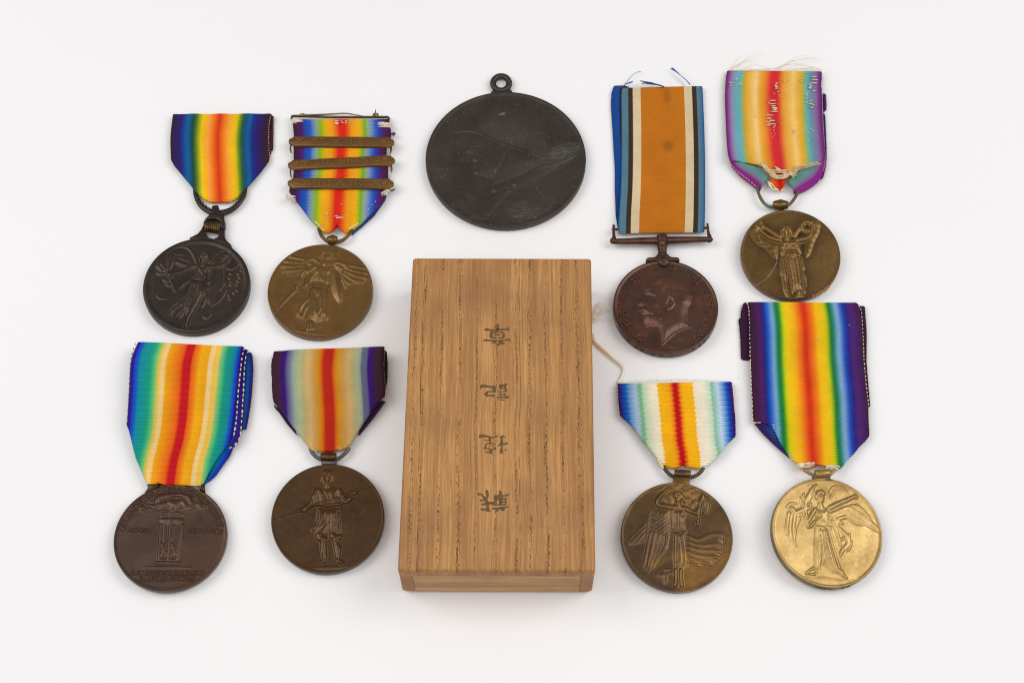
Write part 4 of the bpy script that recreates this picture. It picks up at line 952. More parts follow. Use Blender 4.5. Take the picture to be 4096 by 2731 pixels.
ribbon('ribbon_tail', rb, c, [(458,305,700,300), (436,420,700,420), (445,800,700,800), (478,1250,700,1250), (482,1560,700,1560), (488,1860,700,1860), (505,2020,700,2020)], [470,300, 565,292, 640,330, 640,2000, 512,2015, 488,1860, 480,1500, 462,1000, 434,560, 436,410, 455,350], BLU, 78, [(1.0, 1.0)] * 7, u=(0, 2.0), cols=26, scal=.14, edge=.2)
BT = plain('blue_thread', (24, 92, 176), .7)
fibres('frayed_thread', rb, [at(K(*c, [1378 + i, 298, 1330 + i, 240 + i, 1250 + 2 * i, 175 + i, 1190 + 3 * i, 130 - 2 * i, 1140 + 6 * i, 110 - 5 * i]), 1.6 + .15 * i) for i in range(5)], .15, BT)
fibres('frayed_thread', rb, [at(K(*c, [1070, 322 + (i % 4), 1000, 298 + 3 * (i % 4), 900, 270 + 6 * (i % 5), 775 + random.uniform(0, 70), 250 + 7 * (i % 7)]), 2.4 + .08 * i) for i in range(14)], .14, plain('dark_blue_thread', (14, 66, 124), .7))
fibres('frayed_thread', rb, [at(K(*c, [552 + i, 340, 600 + i, 295, 650, 268 + 3 * i, 695, 258 + 2 * i]), 2.2 + .1 * i) for i in range(6)] + [at(K(*c, [600, 290, 650, 230, 720, 160, 790 + 10 * i, 136 + 4 * i]), 1.5) for i in range(2)], .1, BT)

# ------------------------------------------------------------------ medal 3: winged figure with raised arms (top right)
c = (2760, 690)
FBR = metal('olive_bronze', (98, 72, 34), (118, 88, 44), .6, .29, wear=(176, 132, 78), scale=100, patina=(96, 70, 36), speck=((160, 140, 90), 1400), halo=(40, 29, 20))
th, pl, R = medal('victory_medal', 'olive bronze medal with winged figure raising both arms, worn ribbon with white darning', 'medal', bb(c, 612, 1808, 450, 1524), 3.0, group=GV)
d = disc(th, pl, R, 3.0, FBR, .3, .06)
PR = [('p', .3, 40, [800,640,730,640,705,720,740,800,790,870,880,910,960,1000,1050,1070,1060,1000,1060,860,960,830,860,760]), ('p', .32, 40, [1420,600,1480,555,1560,560,1575,640,1550,740,1500,830,1470,930,1440,1000,1380,1040,1370,960,1380,860,1480,700]),
 ('s', .35, [900,660,10, 1000,720,16, 1080,770,18]), ('s', .35, [1255,760,16, 1300,690,16, 1350,640,12])]
for a_ in ([1500,590,5,1570,600,6], [1500,640,5,1560,670,6], [1490,700,5,1545,740,6], [1470,760,5,1520,800,6], [1440,820,5,1495,860,6], [1420,880,5,1480,920,6], [1400,940,5,1455,980,6], [760,780,5,880,800,6], [800,850,5,920,860,6], [880,900,5,980,900,6], [950,970,5,1040,950,6], [720,720,5,800,740,6]): PR.append(('g', .16, a_))
PR += [('s', .62, [1160,770,26, 1165,805,36]), ('s', 1.0, [1155,700,42, 1155,742,34]), ('s', .8, [1108,705,22, 1130,672,26, 1180,670,26, 1206,705,22, 1212,752,14]), ('s', .7, [1100,748,14]), ('g', .18, [1138,705,7]), ('g', .18, [1172,705,7]), ('a', .2, [1155,710,8, 1154,732,10]), ('g', .12, [1145,752,5, 1166,752,5]),
 ('s', .9, [1085,822,34, 1000,805,28, 920,770,24, 850,710,20, 820,660,22]), ('s', .6, [800,640,30, 815,700,22]), ('s', .6, [850,610,18, 852,570,8]), ('s', .5, [820,740,15, 850,832,8]), ('s', .5, [778,690,22]), ('s', .5, [880,640,12, 860,660,16]),
 ('s', .9, [1290,822,34, 1380,805,30, 1440,770,26, 1460,700,23, 1470,640,20, 1460,600,18])]
for k in range(14):
    a_ = k / 14 * 6.283; PR.append(('s', .55, [1402 + 62 * math.cos(a_), 650 + 55 * math.sin(a_), 19]))
PR += [('p', .95, 90, [1080,810,1160,800,1290,810,1320,860,1340,960,1310,980,1280,920,1150,930,1120,1000,1070,980,1070,880]), ('a', .22, [1145,862,34]), ('a', .22, [1232,862,34]), ('a', .25, [1110,900,12, 1130,930,14, 1105,990,12]), ('a', .25, [1270,870,12, 1310,920,14, 1330,970,12]),
 ('p', .6, 40, [1075,1000,1130,1010,1170,1250,1165,1310,1195,1460,1145,1490,1110,1400,1090,1230,1070,1220]), ('p', .6, 40, [1320,1000,1350,1010,1385,1150,1365,1180,1400,1250,1405,1380,1385,1370,1350,1200]), ('g', .25, [1100,1050,7, 1120,1220,8]), ('g', .25, [1120,1240,7, 1150,1440,8]), ('a', .15, [1075,1222,8, 1150,1225,10]),
 ('p', 1.0, 90, [1150,940,1270,930,1310,1010,1340,1200,1400,1460,1340,1440,1260,1420,1215,1480,1180,1260,1130,1020]), ('g', .42, [1165,1000,9, 1200,1200,11, 1238,1430,11]), ('g', .36, [1212,1010,8, 1245,1250,11, 1265,1420,8]), ('g', .36, [1310,1050,8, 1338,1300,11, 1360,1430,8]), ('g', .3, [1250,1030,8, 1285,1250,10, 1305,1420,8]),
 ('a', .22, [1282,1000,14, 1310,1150,16, 1332,1310,12]), ('a', .2, [1150,945,15, 1210,930,14, 1270,950,15]), ('a', .25, [1238,990,10, 1312,992,10]), ('a', .2, [1262,930,8, 1272,985,8]), ('s', .5, [1300,1430,18, 1290,1512,22]), ('s', .5, [1332,1430,18, 1345,1508,20]), ('s', .45, [1170,1465,18, 1178,1510,18])]
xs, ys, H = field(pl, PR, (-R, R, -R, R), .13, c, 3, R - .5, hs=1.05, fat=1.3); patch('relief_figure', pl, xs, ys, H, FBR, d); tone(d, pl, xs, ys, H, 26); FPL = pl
st = letters(pl, c, list(zip('A.MORLON', (1482,1505,1530,1560,1587,1608,1628,1648), (1476,1472,1462,1446,1430,1415,1400,1384))), 1.0, True)
xs, ys, H = field(pl, [('m', .16, .1, st)], (-R, R, -R, R), .08, nb=0); patch('inscription', pl, xs, ys, H, plain('pale_bronze_letters', (168, 120, 66), .4, metallic=.5), d, .05)
VER = metal('verdigris_ring', (92, 84, 52), (112, 92, 56), .5, .4, patina=(88, 118, 104), scale=300)
obj('suspension_ring', *px_tube(c, [806,160,19, 812,210,20, 835,285,20, 885,365,20, 950,408,20, 1040,415,20, 1120,408,20, 1190,385,20, 1240,335,20, 1280,270,20, 1296,215,19], 2.4), VER, th)
p = at(K(*c, [1086, 392]), 2.6)[0]; obj('suspension_bead', *lathe_x(p, 2.62, [(-1, 1.25), (-.92, 1.45), (0, 2.1), (.92, 1.45), (1, 1.25)]), FBR, th)
obj('bead_neck', *px_tube(c, [1095,430,34, 1098,466,34], 1.7, n=1), FBR, th)
c = (2760, 200)
S3 = [(0, (112, 30, 118)), (.025, (140, 38, 136)), (.045, (146, 100, 160)), (.075, (140, 150, 178)), (.13, (98, 180, 188)), (.165, (120, 180, 160)), (.19, (190, 170, 50)), (.22, (226, 172, 56)), (.27, (240, 190, 84)), (.315, (246, 208, 136)), (.36, (238, 172, 44)), (.41, (234, 140, 34)), (.45, (228, 78, 36)), (.475, (218, 36, 46)), (.535, (216, 34, 44)), (.56, (226, 86, 36)), (.60, (234, 160, 50)), (.66, (242, 186, 78)), (.70, (246, 206, 120)), (.75, (238, 182, 62)), (.79, (214, 176, 40)), (.815, (150, 182, 110)), (.84, (96, 180, 186)), (.88, (110, 150, 165)), (.935, (140, 110, 165)), (.97, (126, 40, 128)), (1, (96, 22, 112))]
F4 = fabric('worn_rainbow_ribbon', S3, jit=.014, fade=.18, gain=.86, sat=1.0)
rb = ribbon('ribbon', th, c, [(446,238,1585,250), (418,480,1583,480), (424,800,1592,800), (438,1080,1612,1080), (455,1260,1628,1260), (490,1420,1640,1420), (520,1580,1640,1580)],
   [446,236, 740,226, 960,232, 1000,222, 1180,232, 1400,228, 1585,258, 1578,420, 1592,800, 1614,1120, 1626,1290, 1560,1352, 1400,1388, 1300,1420, 1240,1480, 1180,1545, 1080,1565, 980,1545, 925,1480, 870,1410, 780,1376, 620,1352, 520,1345, 480,1330, 452,1250, 438,1060, 424,800, 416,560, 420,380], F4, 58, [(2.2, 2.2), (2.5, 2.5), (2.6, 2.6), (3.2, 3.2), (4.2, 4.2), (3.6, 3.6), (3.0, 3.0)], wave=lambda u, v: .25 * np.sin(25 * u) * v + .4 * np.clip((v - .8) / .2, 0, 1) * np.cos(14 * (u - .5)), bow=[0, 0, 0, 0, -.2, -.5, -.5])
SF = fabric('worn_ribbon_fold', [(0, (150, 40, 140)), (.28, (140, 40, 134)), (.42, (140, 110, 150)), (.6, (110, 150, 150)), (.85, (100, 160, 150)), (1, (150, 150, 90))], jit=.02, fade=.16)
ribbon('ribbon_fold', rb, c, [(455,1240,575,1300), (500,1390,640,1345), (590,1490,760,1385), (700,1580,870,1440), (780,1640,945,1520), (845,1680,900,1610)], [452,1230, 500,1395, 600,1500, 700,1582, 785,1650, 845,1680, 878,1618, 945,1545, 942,1490, 900,1440, 800,1395, 700,1360, 560,1330], SF, 26, [(2.4, 3.4)] * 6, cols=24, edge=.8)
ribbon('ribbon_fold', rb, c, [(1650,1270,1530,1340), (1622,1440,1400,1400), (1560,1570,1280,1470), (1420,1660,1190,1530), (1310,1712,1162,1590), (1240,1715,1215,1650)], [1632,1270, 1622,1400, 1590,1500, 1540,1580, 1440,1660, 1330,1712, 1250,1718, 1225,1650, 1168,1590, 1190,1540, 1300,1470, 1400,1410, 1560,1360], SF, 28, [(2.6, 3.4)] * 6, cols=26, edge=.8)
PUR = fabric('ribbon_purple_edge', [(0, (84, 24, 110)), (1, (56, 22, 120))], jit=.01)
ribbon('ribbon_tail', rb, c, [(1580,515,1634,518), (1590,640,1642,640), (1600,745,1642,745)], [1580,513, 1634,516, 1644,715, 1602,748], PUR, 11, [(1.2, 1.2)] * 3, cols=8)
ribbon('ribbon_tail', rb, c, [(1580,740,1624,760), (1590,1000,1634,1000), (1590,1300,1642,1300), (1560,1560,1610,1520)], [1590,745, 1622,762, 1636,1000, 1640,1380, 1600,1530, 1560,1560, 1590,1300], PUR, 38, [(1.5, 1.5)] * 4, cols=8)
stitches(rb, c, [432,290, 416,560, 426,840, 440,1080, 460,1260], 2.4, TAN, .62, .4, .14); stitches(rb, c, [1582,300, 1588,560, 1596,860, 1612,1130, 1622,1300, 1600,1430, 1520,1530, 1420,1610, 1270,1700], 2.5, TAN, .75, .55, .16)
stitches(rb, c, [1632,560, 1636,720], 1.4, TAN, .7, .4, .12); stitches(rb, c, [1628,800, 1640,1200, 1638,1400, 1600,1540, 1480,1650], 1.6, TAN, .7, .45, .14)
stitches(rb, c, [470,1330, 520,1410, 600,1480, 700,1560, 800,1645, 838,1672], 2.6, TAN, 1.3, .9, .22); stitches(rb, c, [540,1470, 640,1560, 720,1610], 1.4, TAN, 1.2, .6, .2)
dashes(rb, c, [(995,607,80), (945,632,18), (990,650,92), (1000,675,60), (1015,695,70), (1020,715,60), (1012,740,95), (958,784,85), (950,822,60), (985,850,70), (935,866,65), (985,890,90), (940,905,55), (1018,910,30), (1005,930,18), (1040,402,30), (1030,425,36), (1035,440,40), (1040,463,44), (1010,525,10), (1070,545,14), (1095,568,14), (1095,885,18), (1085,1105,34), (1070,1135,14), (1095,1130,30),
  (490,393,50), (490,425,26), (558,352,36), (595,405,24), (565,425,12), (615,425,12), (1490,325,60), (1500,358,70), (1490,398,80), (1445,415,40), (1450,440,46), (1440,458,36), (1490,492,32), (1402,525,30), (1400,545,46), (1402,583,36), (1410,632,26), (1450,612,22), (1450,650,50), (1480,660,30), (1465,690,36), (1140,350,26), (1135,372,26), (1345,348,30), (1340,375,20), (1055,505,14), (1240,962,34), (1245,990,26), (1450,948,26), (1470,968,16), (1420,1078,16), (1560,1260,26), (1550,1290,20), (1435,1232,16), (1425,1185,14), (785,790,12), (1005,968,10), (980,1005,8), (1020,1003,8), (1010,1030,8), (990,1050,8), (1110,1340,16), (1125,1382,80), (940,1340,12)], 3.35, CREAM, .24)
KN = []
for q in range(46):
    f = random.random()
    if q < 16: P_ = [840 + 60 * f, 1350 + 30 * random.random(), 900 + 40 * f, 1410 + 40 * random.random(), 960 + 30 * f, 1450 + 40 * random.random()]
    elif q < 34: P_ = [945 + 40 * f, 1440 + 70 * f, 1060 + 30 * random.random(), 1440 + 110 * f, 1180 + 30 * random.random(), 1440 + 70 * f, 1290, 1440 + 40 * f] if q % 2 else [1010 + 30 * f, 1390 + 40 * f, 1110, 1440 + 40 * f, 1230, 1470 + 40 * f, 1290 - 60 * f, 1500 + 40 * f]
    else: t_ = 1260 + (q - 34) * 24; P_ = [t_ - 10, 1395 - (q - 34) * 5 + 6 * f, t_ + 14, 1425 - (q - 34) * 6, t_ + 40, 1450 - (q - 34) * 7]
    P3 = at(K(*c, P_), 4.2 + .8 * random.random()); KN.append(tube(P3, np.linspace(.27, .2, len(P3)), 6, 5))
for q in range(10): f = q / 9; KN.append(tube(at(K(*c, [960 + 60 * f, 1500 + 10 * f, 1010 + 60 * f, 1540, 1060 + 80 * f, 1556 - 20 * f]), 4.2), .2, 6, 4))
for q in range(9): f = q / 8; KN.append(tube(at(K(*c, [940 + 70 * f, 1470 + 8 * f, 1010 + 60 * f, 1530 + 12 * f, 1080 + 70 * f, 1545 - 12 * f, 1160 + 40 * f, 1500 - 10 * f]), 4.5 + .3 * random.random()), .24, 6, 4))
V, F = merge(KN); o = obj('darning_thread', V, F, plain('darning_cotton', (216, 192, 148), .85), rb); o['kind'] = 'stuff'
ribbon('ribbon_tip', rb, c, [(955,1530,1155,1525), (965,1590,1150,1590), (1000,1640,1140,1630), (1060,1690,1110,1690)], [955,1525, 1155,1525, 1148,1590, 1120,1650, 1082,1690, 1030,1650, 975,1600], fabric('ribbon_red_tip', [(0, (240, 140, 40)), (.4, (236, 70, 40)), (.6, (214, 30, 44)), (1, (230, 90, 40))]), 12, [(3.4, 3.4)] * 4, cols=16, edge=.8)
fibres('frayed_thread', rb, [at(K(*c, q), z_) for q, z_ in (([500,225, 560,130, 630,50], 2.2), ([510,225, 600,170, 740,120], 2.4), ([480,232, 620,150, 820,5], 3), ([560,215, 680,120, 880,45], 3), ([640,225, 780,180, 900,215, 960,225], 2.6), ([500,230, 590,175, 700,135, 770,130], 2.2), ([1040,225, 1140,180, 1200,130, 1300,75, 1550,62], 2.6), ([1060,225, 1200,140, 1380,110, 1560,95], 2.8), ([1100,200, 1250,130, 1420,105, 1560,118], 2.4), ([1000,228, 1200,172, 1420,200, 1570,235], 2.8), ([1100,190, 1250,170, 1400,190, 1530,215], 2.6), ([1250,235, 1450,215, 1590,235], 3), ([1350,228, 1480,230, 1585,265], 3), ([900,235, 1000,222, 1100,232], 3), ([700,228, 830,240, 940,225], 3))], .075, plain('straw_thread', (238, 214, 168), .8))
fibres('frayed_top', rb, [at(K(*c, [460 + i * 9.4, 256 - (i % 7), 460 + i * 9.4 + random.uniform(-14, 14), 238 - random.uniform(0, 14)]), 2.5) for i in range(120)], .07, CREAM, 1)
tuft = plain('cream_red_fluff', (238, 216, 180), .9)
fibres('frayed_tip', rb, [at(K(*c, [930 + i * 6, 1570 + 3 * i, 960 + i * 9, 1640 + (i % 5) * 8, 1010 + i * 8, 1670 + (i % 3) * 10]), 2.4 + .1 * (i % 4)) for i in range(18)], .22, tuft)
wisp = thing('fibre_wisp', 'wisp of fine white fibres lying across the olive bronze medal', 'fibres', at(K(2760, 690, [900, 1290]), 0)[0])
fibres('fibre', wisp, [(lambda q: FPL.w(q[:, 0], q[:, 1], np.array([.75, .3, .3, .2])))(FPL.loc(K(2760, 690, [1045 + random.uniform(-8, 8), 1085 + random.uniform(-20, 20), 985 + random.uniform(-14, 14), 1195 + random.uniform(-10, 10), 900 + random.uniform(-16, 16), 1290 + random.uniform(-12, 12), 770 + random.uniform(-10, 20), 1368 + random.uniform(-8, 10)]))) for i in range(5)], .01, WHITE)

# ------------------------------------------------------------------ medal 4: lettered medal with tripod and doves (bottom left)
c = (400, 1850)
IBR = metal('chocolate_bronze', (60, 41, 30), (80, 55, 39), .55, .33, wear=(100, 76, 62), scale=90, patina=(72, 46, 28), spots=[(9.3, 6.5, 1.4, (74, 26, 36)), (.2, -14.6, 1.5, (96, 36, 28))])
th, pl, R = medal('victory_medal', 'dark brown lettered medal with tripod and doves, wide rainbow ribbon with white stitching', 'medal', bb(c, 160, 1520, 262, 1535), 2.8, group=GV)
d = disc(th, pl, R, 2.8, IBR, .4, .06)
PR = [('s', .7, [680,470,34, 700,430,40, 760,415,42, 840,398,34, 890,384,16]), ('s', .65, [770,500,46, 680,530,44, 610,522,26, 575,512,14]), ('s', .7, [890,390,18, 980,395,34, 1060,425,38, 1090,490,26]), ('s', .65, [1000,480,48, 1045,540,40, 960,540,14]), ('s', .5, [840,480,44, 900,500,40, 960,470,36]), ('g', .15, [780,440,7, 740,480,8]), ('g', .15, [850,410,6, 800,450,8]), ('g', .15, [930,405,6, 960,450,8]), ('g', .15, [1010,420,6, 1020,470,8]), ('g', .12, [650,520,6, 740,540,8]),
 ('s', .4, [1130,560,12, 1060,580,12, 990,572,8]), ('s', .4, [620,568,8, 690,590,10, 770,572,10]), ('s', .35, [1100,540,10, 1150,500,10, 1200,470,8]), ('s', .35, [640,470,8, 590,465,10]),
 ('p', .62, 60, [708,690,725,655,800,645,930,645,1000,655,1018,690,1000,725,930,745,860,735,800,745,725,730]), ('s', .42, [738,612,10, 870,598,12, 1008,622,10]), ('s', .35, [735,640,8, 870,632,8, 1000,642,8]),
 ('s', .45, [730,745,16, 718,950,16, 705,1155,18]), ('s', .45, [985,745,14, 955,950,16, 925,1155,18]), ('s', .5, [848,600,12, 845,760,20, 835,950,20, 825,1160,24]), ('s', .3, [885,755,12, 872,900,10, 880,940,8]), ('s', .25, [775,745,8, 770,940,8]),
 ('s', .35, [740,960,7, 800,1110,7]), ('s', .35, [805,950,7, 715,1130,7]), ('s', .35, [862,960,7, 912,1100,7]), ('s', .35, [932,950,7, 862,1110,7]), ('s', .3, [740,1050,6, 800,1010,6]), ('s', .3, [870,1010,6, 920,1050,6]),
 ('p', .42, 14, [690,1150,940,1155,940,1180,690,1175]), ('p', .52, 14, [655,1178,975,1186,975,1230,650,1228]), ('p', .3, 12, [505,1236,1105,1246,1105,1270,505,1268]), ('s', .2, [290,1276,5, 1310,1276,5])]
for k in range(12):
    a_ = k / 12 * 6.283; PR.append(('s', .45, [875 + 27 * math.cos(a_), 550 + 25 * math.sin(a_), 10]))
for cx_, cy_ in ((520, 560), (1225, 520)):
    for k in range(11): PR.append(('s', .35, [cx_ + random.uniform(-60, 60), cy_ + random.uniform(-40, 50), 12, cx_ + random.uniform(-60, 60), cy_ + random.uniform(-40, 50), 10]))
xs, ys, H = field(pl, PR, (-R, R, -R, R), .13, c, 3, R - .7, hs=.85, fat=1.2); patch('relief_figure', pl, xs, ys, H, IBR, d)
st = letters(pl, c, list(zip('GRANDE.GVERRA.PER.LACIVILTA', (266,300,345,395,440,492,536,587,650,720,795,872,948,1010,1052,1117,1187,1222,1258,1306,1352,1380,1392,1408,1422,1437,1442), (782,706,638,575,520,472,438,390,358,336,324,316,318,322,332,360,394,415,442,490,558,595,622,655,690,745,815))), 2.0)
st += straight(pl, c, 'MCMXIV', (332, 830), (610, 832), 1.35) + straight(pl, c, 'MCMXVIII', (1065, 838), (1385, 840), 1.35) + straight(pl, c, 'AI.COMBATTENTI.DELLE.NAZIONI', (360, 1342), (1238, 1342), 1.45) + straight(pl, c, 'ALLEATE.ED.ASSOCIATE', (462, 1414), (1132, 1414), 1.45)
xs, ys, H = field(pl, [('m', .42, .16, st)], (-R, R, -R, R), .09, nb=1); patch('inscription', pl, xs, ys, H, IBR, d)
obj('suspension_lug', *px_plate(c, [[560,258, 660,235, 700,250, 690,290, 600,330, 535,350, 560,320, 572,290]], .4, 2.6, .3), IBR, th); obj('suspension_lug', *px_plate(c, [[1170,270, 1210,235, 1245,235, 1248,300, 1252,340, 1190,310]], .4, 2.6, .3), IBR, th)
obj('lug_bar', *px_tube(c, [620,262,16, 900,258,16, 1230,262,16], 1.6, n=1), IBR, th)
c = (400, 1340)
S4 = [(0, (60, 24, 130)), (.028, (52, 30, 150)), (.042, (4, 74, 210)), (.066, (0, 96, 200)), (.088, (0, 150, 170)), (.17, (0, 164, 140)), (.20, (60, 184, 130)), (.235, (140, 206, 130)), (.25, (206, 208, 110)), (.265, (248, 206, 92)), (.283, (252, 214, 120)), (.292, (250, 220, 160)), (.315, (248, 214, 140)), (.328, (248, 178, 10)), (.385, (248, 170, 8)), (.41, (248, 150, 10)), (.45, (244, 108, 10)), (.474, (230, 60, 14)), (.482, (214, 10, 28)), (.54, (212, 8, 28)), (.55, (240, 96, 10)), (.595, (250, 150, 10)), (.62, (252, 186, 8)), (.69, (248, 178, 14)), (.703, (250, 216, 150)), (.73, (250, 220, 158)), (.75, (248, 206, 96)), (.785, (244, 208, 100)), (.80, (160, 208, 130)), (.835, (90, 190, 130)), (.86, (0, 166, 138)), (.925, (0, 146, 160)), (.948, (0, 90, 205)), (.968, (10, 60, 200)), (.98, (56, 28, 140)), (1, (58, 24, 126))]
F5 = fabric('bright_rainbow_ribbon', S4, jit=.005, rough=.5, gain=.82)
rb = ribbon('ribbon', th, c, [(455,72,1740,128), (372,300,1702,330), (348,650,1668,650), (325,1000,1632,1000), (290,1250,1590,1250), (225,1520,1515,1530), (180,1820,1475,1815)],
   [455,70, 700,80, 1050,108, 1400,112, 1738,126, 1715,200, 1702,280, 1668,600, 1632,950, 1610,1120, 1585,1255, 1530,1330, 1460,1420, 1410,1490, 1360,1570, 1300,1670, 1262,1750, 1240,1792, 1190,1812, 1120,1812, 1000,1800, 880,1810, 800,1808, 740,1790, 690,1766, 650,1790, 610,1806, 570,1790, 540,1740, 500,1640, 460,1550, 430,1480, 400,1370, 375,1260, 342,1130, 320,1080, 330,880, 340,700, 352,520, 365,330, 388,210, 420,130], F5, 62, [(5.6, 6.4), (6.2, 6.6), (5.6, 6.0), (4.6, 5.0), (3.8, 4.2), (3.4, 3.4), (3.0, 3.0)], amp=.16, wave=lambda u, v: .2 * np.sin(7 * u + 2 * v), scal=.1, cols=110)
F5b = fabric('bright_ribbon_back', [(0, (60, 24, 130)), (.25, (56, 26, 134)), (.4, (0, 70, 170)), (.6, (0, 90, 150)), (.8, (30, 40, 140)), (1, (56, 22, 110))], jit=.01)
ribbon('ribbon_layer', rb, c, [(1680,135,1800,180), (1660,330,1745,330), (1640,650,1728,660), (1600,1000,1705,1000), (1580,1200,1688,1200), (1480,1390,1640,1340)], [1730,128, 1775,165, 1790,185, 1748,320, 1724,660, 1705,950, 1690,1180, 1650,1300, 1590,1360, 1500,1400, 1470,1400, 1560,1240, 1600,1000, 1640,650, 1670,300], fabric('bright_ribbon_edge', [(0, (0, 120, 150)), (.4, (10, 50, 160)), (.7, (64, 26, 136)), (1, (60, 24, 120))]), 46, [(4.2, 4.2)] * 4 + [(3.4, 3.4), (2.6, 2.6)], cols=20, amp=.15)
ribbon('ribbon_tail', rb, c, [(1700,185,1825,200), (1690,430,1842,430), (1680,800,1810,800), (1660,1140,1752,1140)], [1788,180, 1815,200, 1832,260, 1842,420, 1828,650, 1805,900, 1772,1070, 1752,1135, 1700,1135, 1690,800, 1710,400], F5b, 34, [(2.6, 2.4)] * 4, cols=20, amp=.15)
ribbon('ribbon_fold', rb, c, [(1440,1400,1610,1340), (1380,1520,1520,1500), (1310,1650,1420,1640), (1235,1790,1270,1790)], [1470,1405, 1600,1345, 1560,1450, 1470,1570, 1400,1670, 1340,1735, 1250,1795, 1290,1660, 1400,1500], fabric('bright_ribbon_fold', [(0, (0, 130, 130)), (.4, (0, 110, 190)), (.8, (30, 60, 190)), (1, (70, 24, 130))]), 20, [(2.4, 2.0), (2.4, 1.8), (2.0, 1.5), (1.5, 1.2)], cols=20, amp=.2)
stitches(rb, c, [1738,140, 1704,270, 1682,470, 1662,660, 1648,850, 1632,1040, 1608,1190, 1580,1260], 6.3, CREAM, 1.95, 1.25, .27); stitches(rb, c, [1792,180, 1752,250, 1730,430, 1722,650, 1708,880, 1694,1100, 1670,1250, 1600,1330, 1500,1385], 4.6, CREAM, 2.0, 1.3, .27)
stitches(rb, c, [430,90, 395,180, 368,300, 358,450, 345,700, 330,900, 322,1080], 4.9, TAN, 1.9, .8, .24); stitches(rb, c, [1830,230, 1845,420, 1822,760, 1775,1080], 2.2, TAN, 1.9, .8, .22)

# ------------------------------------------------------------------ medal 5: standing warrior with spear (bottom, left of the box)
c = (960, 1800)
JBR = metal('warm_brown_bronze', (68, 44, 18), (82, 54, 24), .55, .3, wear=(108, 72, 34), scale=80, patina=(70, 48, 26), speck=((150, 140, 120), 1600))
th, pl, R = medal('victory_medal', 'warm brown medal with standing warrior holding a level spear, faded ribbon beside the box', 'medal', bb(c, 372, 1730, 165, 1472), 3.2, group=GV)
d = disc(th, pl, R, 3.2, JBR, .35, .04)
PR = [('s', .6, [1045,405,28, 1045,435,36]), ('s', .95, [1045,305,44, 1045,355,38]), ('s', .7, [1005,278,20, 1045,258,24, 1085,278,18]), ('s', .5, [978,310,13, 985,380,9]), ('s', .5, [1110,300,13, 1104,375,9]), ('g', .2, [1025,312,7]), ('g', .2, [1065,312,7]), ('a', .2, [1045,318,8, 1045,342,11]), ('g', .14, [1030,366,5, 1060,366,5]), ('s', .3, [1055,238,8]),
 ('p', .78, 70, [960,445,1045,430,1150,435,1210,490,1215,560,1210,660,1180,690,930,690,900,660,880,560,900,490]), ('g', .25, [980,450,8, 1050,600,10]), ('g', .25, [1100,450,8, 1060,560,10]), ('g', .2, [940,500,8, 950,620,10]), ('g', .2, [1160,480,8, 1150,600,10]), ('a', .18, [1010,480,14, 1060,580,12]), ('a', .18, [1090,480,12, 1110,600,14]),
 ('s', .85, [930,490,42, 890,570,42, 855,640,40, 805,690,40, 770,722,36]), ('s', .7, [742,715,28, 700,730,20]), ('s', .85, [1190,490,42, 1215,560,42, 1260,612,42, 1320,585,36]), ('s', .7, [1340,525,28, 1392,515,20]), ('g', .2, [880,560,7, 870,640,9]), ('g', .2, [1230,580,7, 1300,600,9]),
 ('s', .88, [930,650,20, 1060,662,24, 1210,650,20]), ('p', .75, 60, [930,690,1200,690,1215,830,1230,990,1170,1000,1040,990,950,1005,840,980,900,850]),
 ('g', .28, [1000,700,9, 1005,850,11, 900,970,9]), ('g', .28, [1080,700,9, 1070,850,11, 990,980,9]), ('g', .28, [1150,720,9, 1160,860,11, 1150,985,9]), ('a', .22, [960,720,14, 950,830,16, 880,960,14]), ('a', .22, [1040,730,14, 1035,850,16, 960,960,14]), ('a', .22, [1115,740,14, 1110,880,16, 1090,980,14]), ('a', .2, [1190,760,14, 1200,960,14]),
 ('s', .75, [950,1015,46, 965,1055,42, 1010,1070,32]), ('s', .75, [1110,1025,46, 1150,1060,44, 1195,1045,34]), ('g', .2, [940,1040,7, 1000,1080,8]), ('g', .2, [1110,1060,7, 1180,1080,8]),
 ('s', .72, [1000,1110,36, 1005,1200,40, 1020,1290,28]), ('s', .6, [1012,1320,26, 950,1356,18]), ('s', .72, [1150,1110,38, 1172,1200,42, 1172,1280,32]), ('s', .6, [1190,1330,28, 1242,1362,18]), ('g', .2, [985,1140,7, 990,1240,8]), ('g', .2, [1150,1150,7, 1160,1240,8]),
 ('s', 1.1, [415,822,4, 690,737,9, 900,660,13, 1100,600,13, 1300,530,11, 1605,438,4]), ('p', .2, 30, [830,1412,950,1388,1150,1378,1330,1380,1290,1410,1180,1432,1000,1438,880,1430])]
xs, ys, H = field(pl, PR, (-R, R, -R, R), .13, c, 3, R - .5, hs=.8, fat=1.15); patch('relief_figure', pl, xs, ys, H, JBR, d)
GRY = metal('grey_tarnished_ring', (80, 82, 76), (104, 104, 94), .5, .42, patina=(70, 92, 88), scale=300)
obj('suspension_ring', *px_tube(c, [842,-30,20, 860,20,22, 905,75,22, 975,108,22, 1065,118,22, 1155,108,22, 1225,70,22, 1280,20,22, 1310,-30,20], 2.2), GRY, th)
p = at(K(*c, [1062, 84]), 2.7)[0]; obj('suspension_barrel', *lathe_x(p, 2.55, [(-1, 1.3), (-.9, 1.5), (.9, 1.5), (1, 1.3)]), JBR, th)
obj('barrel_neck', *px_plate(c, [[975,100, 1152,100, 1155,140, 1145,165, 985,168, 972,140]], .8, 2.9, .3), GRY, th)
c = (960, 1340)
